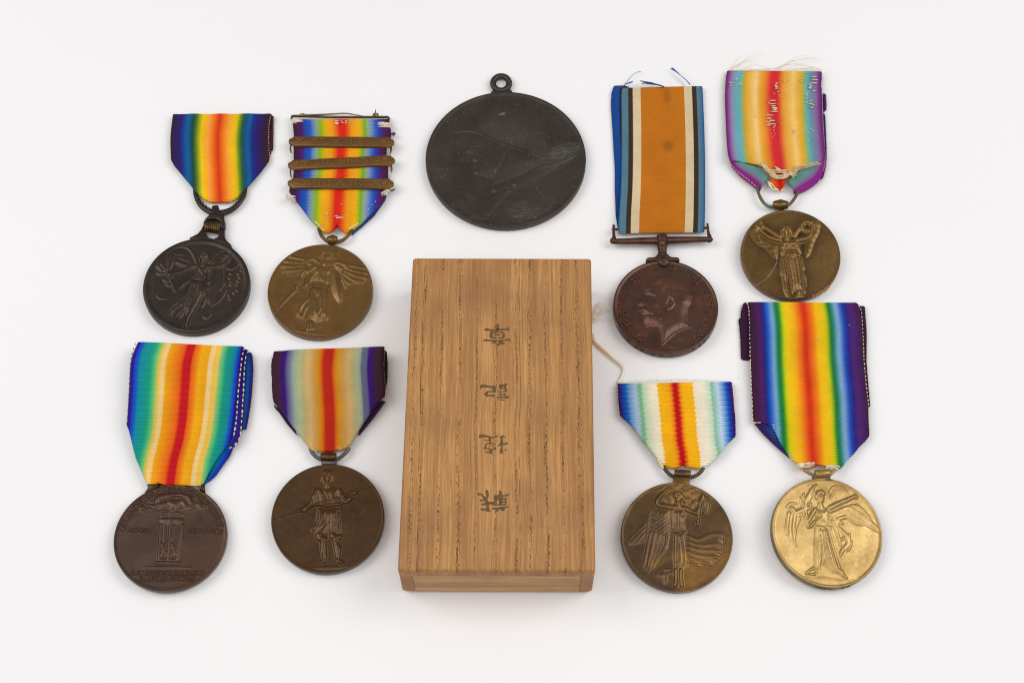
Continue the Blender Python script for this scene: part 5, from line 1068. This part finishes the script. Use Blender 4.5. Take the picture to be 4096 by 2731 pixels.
S5 = [(0, (66, 32, 50)), (.08, (72, 36, 58)), (.088, (66, 28, 120)), (.12, (72, 36, 130)), (.135, (100, 90, 140)), (.165, (132, 138, 160)), (.20, (172, 184, 170)), (.24, (192, 200, 160)), (.28, (204, 192, 140)), (.33, (232, 196, 140)), (.38, (220, 174, 108)), (.42, (226, 162, 68)), (.44, (232, 120, 40)), (.465, (206, 48, 28)), (.535, (204, 46, 28)), (.558, (234, 120, 40)), (.58, (226, 164, 70)), (.64, (222, 176, 112)), (.68, (228, 190, 132)), (.72, (200, 190, 140)), (.765, (188, 194, 156)), (.79, (170, 176, 160)), (.80, (120, 122, 146)), (.845, (110, 112, 146)), (.858, (74, 40, 128)), (.90, (66, 30, 116)), (.912, (70, 34, 56)), (1, (62, 28, 44))]
F6 = fabric('faded_rainbow_ribbon', S5, jit=.006, fade=.14, gain=.76, sat=1.1)
rb = ribbon('ribbon', th, c, [(400,172,1745,128), (368,420,1726,400), (384,760,1748,740), (394,1000,1760,990), (394,1420,1760,1410)],
   [400,172, 700,172, 1050,165, 1400,150, 1745,126, 1728,250, 1724,400, 1740,560, 1752,660, 1746,742, 1690,790, 1600,900, 1540,990, 1480,1070, 1400,1200, 1340,1310, 1300,1352, 1250,1382, 1160,1386, 1080,1404, 1000,1400, 960,1396, 920,1388, 880,1405, 850,1390, 800,1320, 720,1210, 640,1110, 540,970, 480,885, 400,802, 384,740, 376,560, 366,330], F6, 58, [(4.4, 7.2), (4.8, 7.0), (4.0, 5.6), (3.6, 4.6), (2.6, 2.8)], amp=.13, wave=lambda u, v: .15 * np.sin(8 * u + 4 * v) + .25 * np.clip((v - .85) / .15, 0, 1) * np.cos(20 * u))
DKM = fabric('faded_ribbon_back', [(0, (40, 18, 34)), (.6, (46, 22, 40)), (1, (34, 16, 28))])
ribbon('ribbon_tail', rb, c, [(1690,140,1765,190), (1680,330,1772,330), (1680,500,1770,500), (1690,650,1755,650)], [1735,132, 1762,200, 1773,330, 1770,520, 1752,650, 1690,660, 1690,200], DKM, 24, [(4.2, 4.0)] * 4, cols=12)
RF = fabric('faded_ribbon_fold', [(0, (60, 28, 50)), (.5, (58, 26, 60)), (1, (50, 30, 70))])
ribbon('ribbon_fold', rb, c, [(380,800,440,860), (450,920,520,900), (560,1060,600,1010), (680,1200,700,1180)], [398,800, 412,872, 470,930, 560,1062, 685,1205, 660,1120, 560,980, 480,880], RF, 18, [(2.4, 2.8), (2.2, 2.6), (2, 2.2), (2, 2)], cols=10, amp=.2)
ribbon('ribbon_fold', rb, c, [(1640,770,1775,790), (1560,900,1690,900), (1470,1040,1560,1040), (1400,1180,1440,1180)], [1746,738, 1748,800, 1722,830, 1610,985, 1480,1145, 1400,1260, 1440,1120, 1520,980, 1620,850], RF, 24, [(3.4, 3.2), (3.2, 2.8), (2.8, 2.4), (2.2, 2.0)], cols=14, amp=.2)
stitches(rb, c, [398,210, 378,290, 386,480, 394,660, 405,790, 438,870], 3.6, TAN, .8, .4, .13); stitches(rb, c, [1742,150, 1730,260, 1726,400, 1738,550, 1752,680, 1748,790], 5.4, TAN, .9, .5, .15)
dashes(rb, c, [(1180,1350,44), (1200,1366,36), (910,1394,26), (1565,238,12), (1570,246,10)], 3.1, CREAM, .17)

# ------------------------------------------------------------------ medal 6: winged figure under laurel (bottom, right of the box)
c = (2300, 1870)
BBR = metal('speckled_bronze', (78, 57, 33), (100, 72, 38), .55, .32, wear=(120, 90, 56), scale=100, patina=(138, 98, 42), speck=((74, 56, 36), 900))
th, pl, R = medal('victory_medal', 'bronze medal with long winged figure under laurel, short ribbon with white stripes', 'medal', bb(c, 550, 1895, 176, 1484), 3.2, group=GV)
d = disc(th, pl, R, 3.2, BBR, .35, .08)
PR = [('p', .3, 50, [1340,780,1480,850,1600,800,1740,790,1790,860,1750,1040,1720,1110,1620,1170,1460,1180,1360,1100]), ('p', .15, 40, [1180,220,1400,200,1500,290,1470,460,1380,470,1300,320]), ('p', .3, 50, [870,620,740,720,620,850,605,920,680,942,830,912,860,800]), ('p', .55, 60, [960,400,900,500,870,650,850,850,800,1150,830,1232,880,1272,950,1205,1040,1060,1120,980,1150,750,1150,600,1140,510,1000,480,975,430])]
for q in ([930,780,8,885,1000,10,845,1220,7], [990,790,8,950,1000,10,885,1255,7], [1050,800,8,1020,980,10,945,1200,7], [1100,780,8,1090,900,9,1000,1110,7]): PR.append(('g', .28, q))
for q in ([905,780,12,858,1000,14,818,1190,10], [960,790,12,918,1000,14,870,1240,10], [1020,800,12,988,1000,13,925,1190,9], [1075,800,10,1055,940,12,985,1100,8]): PR.append(('a', .22, q))
for r_ in range(5):
    for k in range(5): x, y = 925 + k * 46 - r_ * 4, 540 + r_ * 48 + k * 14; PR.append(('g', .16, [x, y + 30, 5, x + 22, y + 22, 6, x + 34, y, 5]))
for q in ([850,690,6,720,820,8,640,905,5], [855,750,6,760,840,8,700,920,5], [855,810,6,800,870,7,770,920,5]): PR.append(('g', .18, q))
PR += [('s', .6, [1240,425,28, 1240,475,44]), ('s', .9, [1245,350,46, 1240,392,38]), ('s', .75, [1195,345,18, 1215,312,24, 1262,308,26, 1295,350,22, 1320,405,24]), ('g', .18, [1222,352,7]), ('g', .18, [1252,352,7]), ('a', .15, [1236,360,8, 1234,380,9]),
 ('s', .78, [1190,482,38, 1090,466,34, 1000,450,34, 990,390,30, 1060,310,24, 1100,270,22]), ('s', .75, [1310,490,34, 1390,522,30, 1460,552,28]), ('s', .65, [1460,552,26, 1500,450,24, 1520,380,26, 1540,330,20]), ('s', .5, [1555,370,22, 1588,450,26, 1562,550,20, 1520,592,10]), ('s', .6, [1500,400,18, 1490,540,18, 1470,684,20]),
 ('s', .4, [1195,235,16, 1235,222,22, 1275,208,8]), ('s', .4, [1320,238,10, 1350,225,16, 1392,212,6]), ('s', .4, [1380,272,14, 1420,262,18, 1460,258,6]), ('s', .4, [1290,275,12, 1325,298,20, 1350,318,8]), ('s', .4, [1425,312,12, 1455,302,14, 1485,300,6]), ('s', .4, [1390,320,12, 1410,345,18, 1412,372,8]), ('s', .35, [1130,255,8, 1250,262,7, 1380,300,6]), ('s', .35, [1350,402,42]), ('s', .35, [1430,420,40]), ('s', .35, [1395,450,36]), ('s', .35, [1112,360,48, 1140,400,36]), ('s', .3, [940,285,8, 1000,262,12, 1060,250,8]), ('s', .3, [1060,235,8, 1095,205,8]),
 ('p', .85, 80, [1160,480,1240,470,1330,490,1340,560,1310,640,1340,720,1350,760,1150,760,1160,660,1150,560]), ('a', .18, [1205,560,36]), ('a', .18, [1290,560,34]), ('g', .14, [1250,500,8, 1245,700,9]),
 ('p', .75, 80, [1150,760,1350,760,1345,900,1360,1100,1380,1180,1300,1222,1180,1222,1165,1060,1170,920]), ('a', .25, [1220,800,30, 1210,980,28, 1210,1180,24]), ('a', .2, [1170,745,12, 1260,760,14, 1345,772,12]), ('g', .3, [1265,790,9, 1300,1000,11, 1310,1205,9]), ('g', .22, [1180,790,7, 1180,1000,8]), ('g', .22, [1320,800,7, 1335,1000,8, 1345,1180,8]),
 ('s', .7, [1210,1225,28, 1212,1330,26, 1200,1412,26]), ('s', .7, [1270,1225,24, 1270,1320,22, 1282,1412,26]),
 ('s', .5, [1350,820,18, 1480,868,24, 1600,815,28, 1735,798,24, 1772,850,14]), ('s', .5, [1350,890,18, 1520,932,26, 1720,915,20, 1752,965,12]), ('s', .5, [1350,950,18, 1520,990,26, 1720,1000,20, 1752,1032,10]), ('s', .5, [1350,1010,18, 1500,1060,24, 1700,1072,18, 1732,1102,10]), ('s', .45, [1360,1080,16, 1480,1120,22, 1620,1162,14]), ('s', .4, [1380,1150,14, 1480,1172,12]), ('s', .3, [1340,730,8, 1365,730,8]),
 ('s', .4, [1040,1300,28]), ('s', .4, [1100,1230,22]), ('s', .4, [1150,1270,18]), ('s', .35, [1060,1340,10, 1070,1402,10]), ('s', .35, [1110,1280,8, 1100,1402,8]), ('s', .3, [1010,1270,14, 1000,1300,12])]
xs, ys, H = field(pl, PR, (-R, R, -R, R), .13, c, 3, R - .6, hs=.9, fat=1.35); patch('relief_figure', pl, xs, ys, H, BBR, d)
DRG = metal('dark_olive_bronze', (66, 58, 44), (88, 76, 58), .55, .38, scale=200)
obj('suspension_ring', *px_tube(c, [1055,-20,20, 1080,20,22, 1125,70,22, 1190,108,22, 1290,128,22, 1385,115,22, 1460,90,22, 1510,50,22, 1545,0,20], 2.2), DRG, th)
p = at(K(*c, [1290, 78]), 2.9)[0]; obj('suspension_barrel', *lathe_x(p, 2.62, [(-1, 1.35), (-.92, 1.5), (.92, 1.5), (1, 1.35)], ang=-.06), BBR, th)
obj('barrel_neck', *px_plate(c, [[1186,105, 1382,115, 1374,170, 1390,205, 1180,195, 1190,160]], .8, pl.c[2] + .9, .3), BBR, th)
c = (2300, 1460)
S6 = [(0, (74, 24, 108)), (.018, (66, 26, 120)), (.035, (20, 60, 160)), (.075, (40, 110, 200)), (.10, (120, 165, 212)), (.15, (186, 204, 224)), (.175, (170, 200, 205)), (.19, (120, 190, 140)), (.205, (140, 200, 158)), (.225, (206, 222, 190)), (.30, (246, 238, 214)), (.345, (250, 236, 206)), (.352, (250, 196, 40)), (.44, (250, 182, 24)), (.462, (244, 146, 26)), (.478, (226, 80, 24)), (.488, (198, 18, 28)), (.518, (200, 18, 28)), (.528, (228, 84, 26)), (.545, (246, 156, 28)), (.565, (250, 190, 30)), (.652, (250, 192, 34)), (.66, (250, 232, 206)), (.74, (246, 238, 218)), (.80, (210, 226, 200)), (.815, (140, 200, 160)), (.835, (170, 205, 200)), (.87, (200, 220, 236)), (.915, (110, 160, 214)), (.945, (24, 86, 192)), (.975, (50, 30, 130)), (1, (76, 24, 110))]
F7 = fabric('white_rainbow_ribbon', S6, alt=.008, jit=.008, rough=.5)
rb = ribbon('ribbon', th, c, [(500,212,1882,188), (520,450,1908,425), (542,650,1928,640), (560,900,1945,890), (590,1080,1975,1070), (600,1270,1985,1260)],
   [500,212, 700,200, 980,168, 1180,162, 1400,164, 1650,170, 1870,184, 1888,220, 1906,450, 1926,700, 1930,855, 1880,900, 1820,955, 1770,1030, 1700,1118, 1630,1170, 1562,1212, 1480,1244, 1400,1240, 1340,1226, 1305,1212, 1290,1196, 1275,1220, 1240,1242, 1180,1246, 1120,1220, 1050,1190, 970,1108, 900,1020, 820,930, 730,800, 650,700, 590,650, 538,605, 524,480, 508,300], F7, 35, [(2.2, 2.2), (2.6, 2.6), (2.6, 2.6), (2.8, 2.8), (3.4, 3.4), (2.6, 2.6)], amp=.17, sub=8, cols=120, bow=[0, 0, 0, .1, -.4, -1.0], wave=lambda u, v: np.clip((v - .68) / .32, 0, 1) ** 1.5 * (.8 * np.cos((u - .52) * 15) - 1.2 * np.exp(-((u - .525) / .02) ** 2)), scal=.1)
stitches(rb, c, [508,240, 516,420, 530,610], 2.2, CREAM, 1.3, .75, .2); stitches(rb, c, [1886,215, 1910,450, 1930,700, 1930,860], 2.2, CREAM, 1.25, .9, .2)
fibres('cut_edge', rb, [at(K(*c, [505 + i * 11.2, 205 - 38 * math.sin(min(1, i / 60) * 1.57) + (max(0, i - 90)) * .7 + 24, 505 + i * 11.2 + random.uniform(-5, 5), 205 - 40 * math.sin(min(1, i / 60) * 1.57) + max(0, i - 90) * .7 + 10 - random.uniform(4, 16)]), 2.2) for i in range(122)], .07, plain('pale_edge_fluff', (226, 210, 170), .9), 1)
obj('thread_wrap', *px_tube(c, [985,1130,16, 1020,1180,20, 1055,1225,22, 1085,1258,14], 2.2), CREAM, th)

# ------------------------------------------------------------------ medal 7: gilt medal, winged figure with outstretched arm (bottom right)
c = (2860, 1870)
GLD = metal('gilt_bronze', (158, 128, 72), (186, 155, 98), .6, .34, wear=(206, 174, 116), scale=130, patina=(136, 104, 54), speck=((120, 76, 40), 900))
GED = metal('tarnished_edge', (96, 80, 62), (130, 108, 80), .6, .4, scale=200, patina=(60, 54, 48))
th, pl, R = medal('victory_medal', 'bright gilt medal with winged figure stretching one arm, long rainbow ribbon with purple edges', 'medal', bb(c, 684, 2008, 126, 1440), 3.0, ty=6.0, group=GV)
d = disc(th, pl, R, 3.0, GLD, .45, .2)
a = np.linspace(0, 2 * math.pi, 145)[:-1]; V, F = [], []
for r_, z_ in ((R + .01, -2.6), (R + .03, -2.4), (R + .03, -.25), (R + .01, -.1)): V.append(pl.w(r_ * np.cos(a), r_ * np.sin(a), np.full(144, z_)))
for i in range(3):
    for k in range(144): F.append([i * 144 + k, i * 144 + (k + 1) % 144, (i + 1) * 144 + (k + 1) % 144, (i + 1) * 144 + k])
obj('edge_band', np.concatenate(V), F, GED, d)
PR = [('p', .3, 40, [1400,540,1560,460,1700,430,1850,560,1960,740,1960,785,1800,700,1650,670,1530,590,1440,640]), ('p', .25, 40, [1150,470,960,490,880,540,850,800,900,860,970,930,1000,700,1060,560]), ('s', .5, [1150,480,14, 1060,500,22, 965,540,26, 920,490,26]), ('s', .4, [880,540,14, 860,680,14, 850,800,6]), ('s', .42, [912,560,14, 892,700,14, 900,880,6]), ('s', .42, [950,560,14, 932,750,14, 972,942,6]), ('s', .4, [990,560,14, 972,700,13, 952,900,5]), ('s', .4, [1022,590,13, 985,690,10]), ('s', .3, [850,480,8, 900,430,12, 980,430,10]),
 ('p', .22, 50, [1355,390,1365,280,1430,225,1520,235,1600,290,1560,360,1480,400,1400,415]), ('s', .3, [1365,300,8, 1420,228,10, 1510,232,10, 1590,285,8]),
 ('s', .5, [1115,690,12, 1092,560,16, 1080,430,20, 1120,330,16, 1180,240,12, 1222,198,5]), ('s', .48, [1085,520,9, 1042,430,14, 1020,350,5]), ('s', .48, [1100,480,9, 1058,350,14, 1072,300,5]), ('s', .48, [1112,420,9, 1132,320,14, 1140,260,5]), ('s', .45, [1092,600,9, 1060,560,12, 1045,500,5]), ('s', .45, [1130,400,8, 1165,320,12, 1190,270,5]), ('s', .4, [1120,500,8, 1150,430,12]),
 ('s', .7, [1260,432,28, 1268,475,44]), ('s', 1.0, [1265,345,46, 1272,392,38]), ('s', .85, [1222,345,22, 1238,302,26, 1275,288,24, 1305,315,18]), ('s', .7, [1215,370,16]), ('g', .18, [1258,350,7]), ('g', .18, [1285,348,7]), ('a', .18, [1276,355,8, 1280,375,9]),
 ('s', .9, [1380,482,28, 1480,432,28, 1580,392,24, 1650,356,18, 1712,344,9]), ('s', .6, [1650,350,10, 1690,318,6]), ('s', .6, [1660,360,10, 1712,372,6]),
 ('p', .95, 70, [1195,490,1370,470,1395,560,1385,640,1380,700,1190,670,1200,580]), ('a', .16, [1250,545,40]), ('a', .16, [1335,540,40]), ('s', .85, [1200,505,28, 1152,580,26, 1120,642,24]), ('s', .7, [1190,655,22, 1150,702,18, 1108,716,10]),
 ('s', .48, [1400,560,24, 1500,520,26, 1562,485,22]), ('s', .45, [1480,610,22, 1562,590,18]), ('s', .46, [1560,505,16, 1700,605,18, 1850,702,16, 1962,772,8]), ('s', .46, [1600,470,15, 1750,560,18, 1900,682,15, 1972,752,6]), ('s', .44, [1570,580,15, 1680,660,16, 1765,692,7]), ('s', .44, [1640,450,13, 1752,490,14, 1855,602,9]), ('s', .4, [1460,640,20, 1530,672,12]), ('s', .4, [1700,440,10, 1790,520,10]),
 ('p', .9, 70, [1190,660,1390,690,1430,840,1480,1020,1530,1200,1592,1322,1530,1312,1400,1262,1300,1170,1250,1262,1200,1282,1180,1200,1180,900]), ('g', .36, [1238,730,9, 1228,950,11, 1240,1240,9]), ('g', .36, [1290,740,9, 1312,950,11, 1330,1170,9]), ('g', .36, [1345,730,9, 1405,950,11, 1485,1210,9]), ('g', .3, [1208,720,7, 1205,1200,8]), ('g', .3, [1260,800,7, 1280,1000,8, 1275,1180,8]), ('g', .3, [1380,760,7, 1440,980,8, 1520,1220,8]), ('a', .24, [1268,760,13, 1262,950,14, 1255,1160,12]), ('a', .24, [1318,760,14, 1358,950,16, 1420,1180,14]),
 ('a', .22, [1195,655,16, 1300,682,18, 1392,722,14]), ('a', .15, [1200,700,10, 1300,720,10]),
 ('s', .42, [1420,600,16, 1480,720,20, 1560,800,22, 1592,900,16, 1520,1000,18, 1500,1062,8]), ('s', .42, [1400,640,14, 1472,800,16, 1505,930,12]), ('s', .4, [1612,800,13, 1602,920,14, 1560,982,9]), ('s', .38, [1642,880,9, 1620,962,10, 1580,1000,8]), ('s', .4, [1520,860,12, 1560,840,14]), ('s', .6, [1200,1282,14, 1080,1266,8]), ('s', .6, [1182,1200,16, 1100,1252,10]), ('s', .7, [1540,1290,18, 1585,1328,10]),
 ('p', .28, 50, [1020,1290,1300,1290,1600,1340,1780,1290,1700,1380,1500,1432,1300,1432,1120,1390]), ('s', .1, [1735,1010,4, 1762,900,4]), ('s', .1, [1762,900,4, 1800,990,4]), ('s', .1, [1825,1050,4, 1858,930,4])]
xs, ys, H = field(pl, PR, (-R, R, -R, R), .13, c, 3, R - .8, hs=.75, fat=1.4); patch('relief_figure', pl, xs, ys, H, GLD, d)
rim_text(d, pl, R + .05, 3.0, 'JOSEPH.   2ND', 254, 291, 1.55, plain('black_letters', (24, 22, 20), .6))
obj('suspension_ring', *px_tube(c, [1060,20,18, 1100,48,19, 1150,72,20, 1200,90,20, 1290,100,20, 1375,82,20, 1410,52,19, 1440,20,18], pl.c[2] + .2), GLD, th)
p = at(K(*c, [1290, 72]), pl.c[2] + 1.0)[0]; obj('suspension_barrel', *lathe_x(p, 2.5, [(-1, 1.2), (-.9, 1.42), (.9, 1.42), (1, 1.2)], ang=.05), GLD, th)
obj('barrel_neck', *px_plate(c, [[1178,80, 1388,80, 1380,105, 1386,125, 1420,150, 1160,150, 1195,122, 1180,104]], pl.c[2] - 1.2, pl.c[2] + 1.2, .3), GED, th)
c = (2860, 1170)
S7 = [(0, (60, 14, 54)), (.05, (64, 18, 62)), (.09, (84, 28, 100)), (.115, (60, 28, 110)), (.135, (24, 44, 140)), (.16, (34, 96, 205)), (.185, (90, 140, 210)), (.21, (150, 185, 215)), (.228, (70, 160, 160)), (.245, (20, 120, 70)), (.275, (40, 140, 40)), (.29, (170, 205, 16)), (.315, (236, 215, 20)), (.35, (252, 206, 24)), (.40, (250, 184, 16)), (.425, (250, 150, 34)), (.46, (240, 100, 30)), (.485, (222, 50, 22)), (.505, (222, 52, 24)), (.54, (240, 110, 30)), (.575, (250, 150, 34)), (.60, (252, 200, 24)), (.66, (248, 205, 20)), (.69, (190, 208, 16)), (.708, (60, 145, 40)), (.73, (16, 112, 60)), (.755, (70, 155, 150)), (.785, (150, 188, 218)), (.83, (44, 90, 200)), (.87, (40, 36, 130)), (.91, (88, 38, 122)), (1, (58, 14, 54))]
F8 = fabric('purple_edged_rainbow_ribbon', S7, zig=.03, jit=.008, gain=.82)
rb = ribbon('ribbon', th, c, [(385,105,1720,110), (412,400,1766,395), (424,800,1786,820), (440,1290,1840,1300), (458,1560,1850,1560), (470,1800,1865,1800), (495,2140,1890,2140)],
   [385,104, 750,98, 1050,97, 1330,99, 1680,105, 1740,150, 1762,300, 1774,500, 1788,820, 1800,960, 1840,1300, 1850,1500, 1860,1640, 1856,1720, 1800,1790, 1750,1832, 1680,1920, 1600,2000, 1540,2080, 1505,2118, 1440,2132, 1380,2110, 1340,2086, 1270,2066, 1210,2066, 1180,2100, 1100,2124, 1020,2120, 985,2070, 900,1982, 840,1900, 780,1812, 720,1690, 690,1650, 610,1580, 530,1556, 458,1556, 448,1400, 432,1100, 420,800, 416,500, 408,200], F8, 82, [(3.6, 3.4), (3.8, 3.4), (3.4, 3.0), (3.0, 2.8), (3.0, 2.8), (3.2, 2.6), (3.4, 3.4)], amp=.12, wave=lambda u, v: .15 * np.sin(6 * u + 8 * v) + .3 * np.clip((v - .85) / .15, 0, 1) * np.cos(16 * u), cols=110)
PD = fabric('purple_ribbon_back', [(0, (50, 10, 48)), (.5, (60, 16, 58)), (1, (48, 10, 46))])
ribbon('ribbon_tail', rb, c, [(285,110,460,110), (285,320,460,320), (290,560,460,560), (308,800,460,800)], [345,118, 380,108, 440,150, 440,805, 380,812, 312,800, 300,520, 288,380, 274,318, 306,304, 312,200], PD, 32, [(1.6, 1.8), (1.4, 1.6), (1.2, 1.4), (1.2, 1.2)], cols=14)
ribbon('ribbon_tail', rb, c, [(1680,150,1800,150), (1690,500,1824,500), (1700,900,1830,900), (1760,1360,1868,1370)], [1735,148, 1785,152, 1812,190, 1824,500, 1818,820, 1845,1150, 1866,1360, 1848,1375, 1780,1360, 1740,900, 1720,400], PD, 50, [(1.8, 1.8)] * 4, cols=14)
ribbon('ribbon_fold', rb, c, [(452,1560,700,1560), (560,1690,720,1680), (720,1840,800,1820), (880,1990,905,1985)], [466,1562, 530,1552, 615,1570, 700,1650, 790,1810, 905,1985, 860,1960, 720,1836, 570,1690], fabric('purple_ribbon_fold', [(0, (64, 20, 74)), (.35, (58, 26, 100)), (.7, (40, 70, 150)), (1, (40, 110, 90))]), 24, [(1.8, 2.2), (1.8, 2.2), (1.8, 2.0), (1.8, 1.8)], cols=16, amp=.15)
stitches(rb, c, [372,112, 402,170, 414,350, 420,600, 424,800, 436,1100, 450,1400, 458,1550, 540,1556, 600,1572], 3.2, CREAM, 1.55, 1.05, .2); stitches(rb, c, [1735,140, 1762,280, 1776,520, 1790,830, 1812,1080, 1842,1350, 1852,1560, 1862,1690], 3.0, CREAM, 1.5, .85, .17); stitches(rb, c, [1800,165, 1822,400, 1820,800, 1855,1250], 1.6, TAN, 1.3, .6, .12); stitches(rb, c, [340,125, 312,210, 300,310], 1.6, TAN, 1.2, .7, .16); stitches(rb, c, [292,400, 306,640, 310,770], 1.2, TAN, 1.3, .6, .13)
TU = []
for q in range(70):
    if q < 40: x, y = random.uniform(1000, 1180), random.uniform(2040, 2095); l = random.uniform(40, 80)
    else: x, y = random.uniform(1350, 1480), random.uniform(2070, 2120); l = random.uniform(40, 80)
    sl = -.12 if q < 40 else .3
    a_, b_ = at(K(*c, [x - l / 2, y - sl * l / 2, x + l / 2, y + sl * l / 2]), 4.0 + random.uniform(-.3, .3)); TU.append(capsule(a_, b_, random.uniform(.13, .22), 5))
V, F = merge(TU); o = obj('frayed_corners', V, F, WHITE, rb); o['kind'] = 'stuff'
dashes(rb, c, [(1222,545,44), (705,1592,26), (712,1620,22), (700,1585,20), (898,1915,20), (905,1945,26), (925,1970,40), (930,2000,40), (975,2025,40), (1350,755,14), (1500,522,14), (1612,390,14)], 3.8, CREAM, .19)

# ------------------------------------------------------------------ loose cord, dust
CT = (2340, 1160); cs = 3.918
m, nt, b, N, L = new_mat('cream_cord'); v = coords(nt); sp = N('ShaderNodeSeparateXYZ'); L(v, sp.inputs[0])
L(ramp(nt, val(nt, 'ADD', val(nt, 'MULTIPLY', sp.outputs[1], 45), .75), [(.15, (246, 238, 226)), (.4, (240, 228, 208)), (.62, (216, 178, 124)), (.85, (234, 210, 168))]), b.inputs['Base Color']); b.inputs['Roughness'].default_value = .7
cb = at(K(*CT, [[300, 900]], cs), 0)[0]
cord = thing('frayed_cord', 'frayed cream cord curling out from under the wooden box', 'cord', cb)
path = smooth_line(at(K(*CT, [95,660, 130,720, 150,800, 230,890, 340,990, 450,1085, 560,1165, 606,1235, 598,1300, 562,1390, 520,1460], cs), .9), 10)
rad = np.interp(np.linspace(0, 1, len(path)), [0, .15, .3, .45, .6, .75, 1], [.32, .42, .4, .24, .36, .28, .28]); parts = []
for k in range(9):
    ph = k / 9 * 6.283; tw = np.linspace(0, 9, len(path)); T = np.gradient(path, axis=0); T /= np.linalg.norm(T, axis=1)[:, None]; nx_ = np.c_[-T[:, 1], T[:, 0], np.zeros(len(T))]
    parts.append(tube(path + nx_ * (rad * np.cos(ph + tw))[:, None] + np.c_[np.zeros((len(T), 2)), .75 * rad * np.sin(ph + tw)], .15, 6, 1))
V, F = merge(parts); obj('cord', V, F, m, cord)
parts = []
for k in range(52):
    f = random.random(); g_ = random.random()
    e = (200 + 230 * f, 150 + 60 * random.random() + 90 * f * f) if k < 38 else (180 + 150 * f, 440 + 60 * g_)
    mid = (120 + (e[0] - 120) * .5 + random.uniform(-20, 20), 430 + (e[1] - 430) * .45 + random.uniform(-25, 25))
    parts.append(tube(at(K(*CT, [85, 470 + 60 * g_, mid[0], mid[1], e[0], e[1]], cs), [1.2, 1.6 + g_, .6 + 2.2 * f]), [.09, .06, .02], 5, 6))
parts.append(tube(at(K(*CT, [260,420, 350,410, 430,450, 480,510, 520,560], cs), [1.5, 1.8, 2.4, 3.6, 4.2]), .05, 5, 6)); parts.append(tube(at(K(*CT, [300,470, 370,475, 430,500, 470,545], cs), 1.2), .04, 5, 6))
V, F = merge(parts); o = obj('tassel', V, F, plain('cream_tassel', (246, 234, 212), .75), cord); o['kind'] = 'stuff'
parts = [ball(at([[x, y]], .05)[0], r_, 6, .6) for x, y, r_ in ((567, 993, .16), (610, 1001, .12), (2952, 1510, .15), (2953, 1512, .1), (3466, 633, .14), (419, 1233, .08), (2200, 2600, .1), (700, 2440, .08), (3000, 420, .08), (1400, 2560, .08), (3700, 1900, .08), (1552, 1660, .1), (960, 2262, .08), (1015, 2112, .09), (930, 2053, .1), (1050, 640, .07))]
V, F = merge(parts); o = obj('dust_specks', V, F, plain('dust', (120, 104, 92), .9)); o['kind'] = 'stuff'; o['label'] = 'tiny dark dust specks on the white paper'; o['category'] = 'dust'
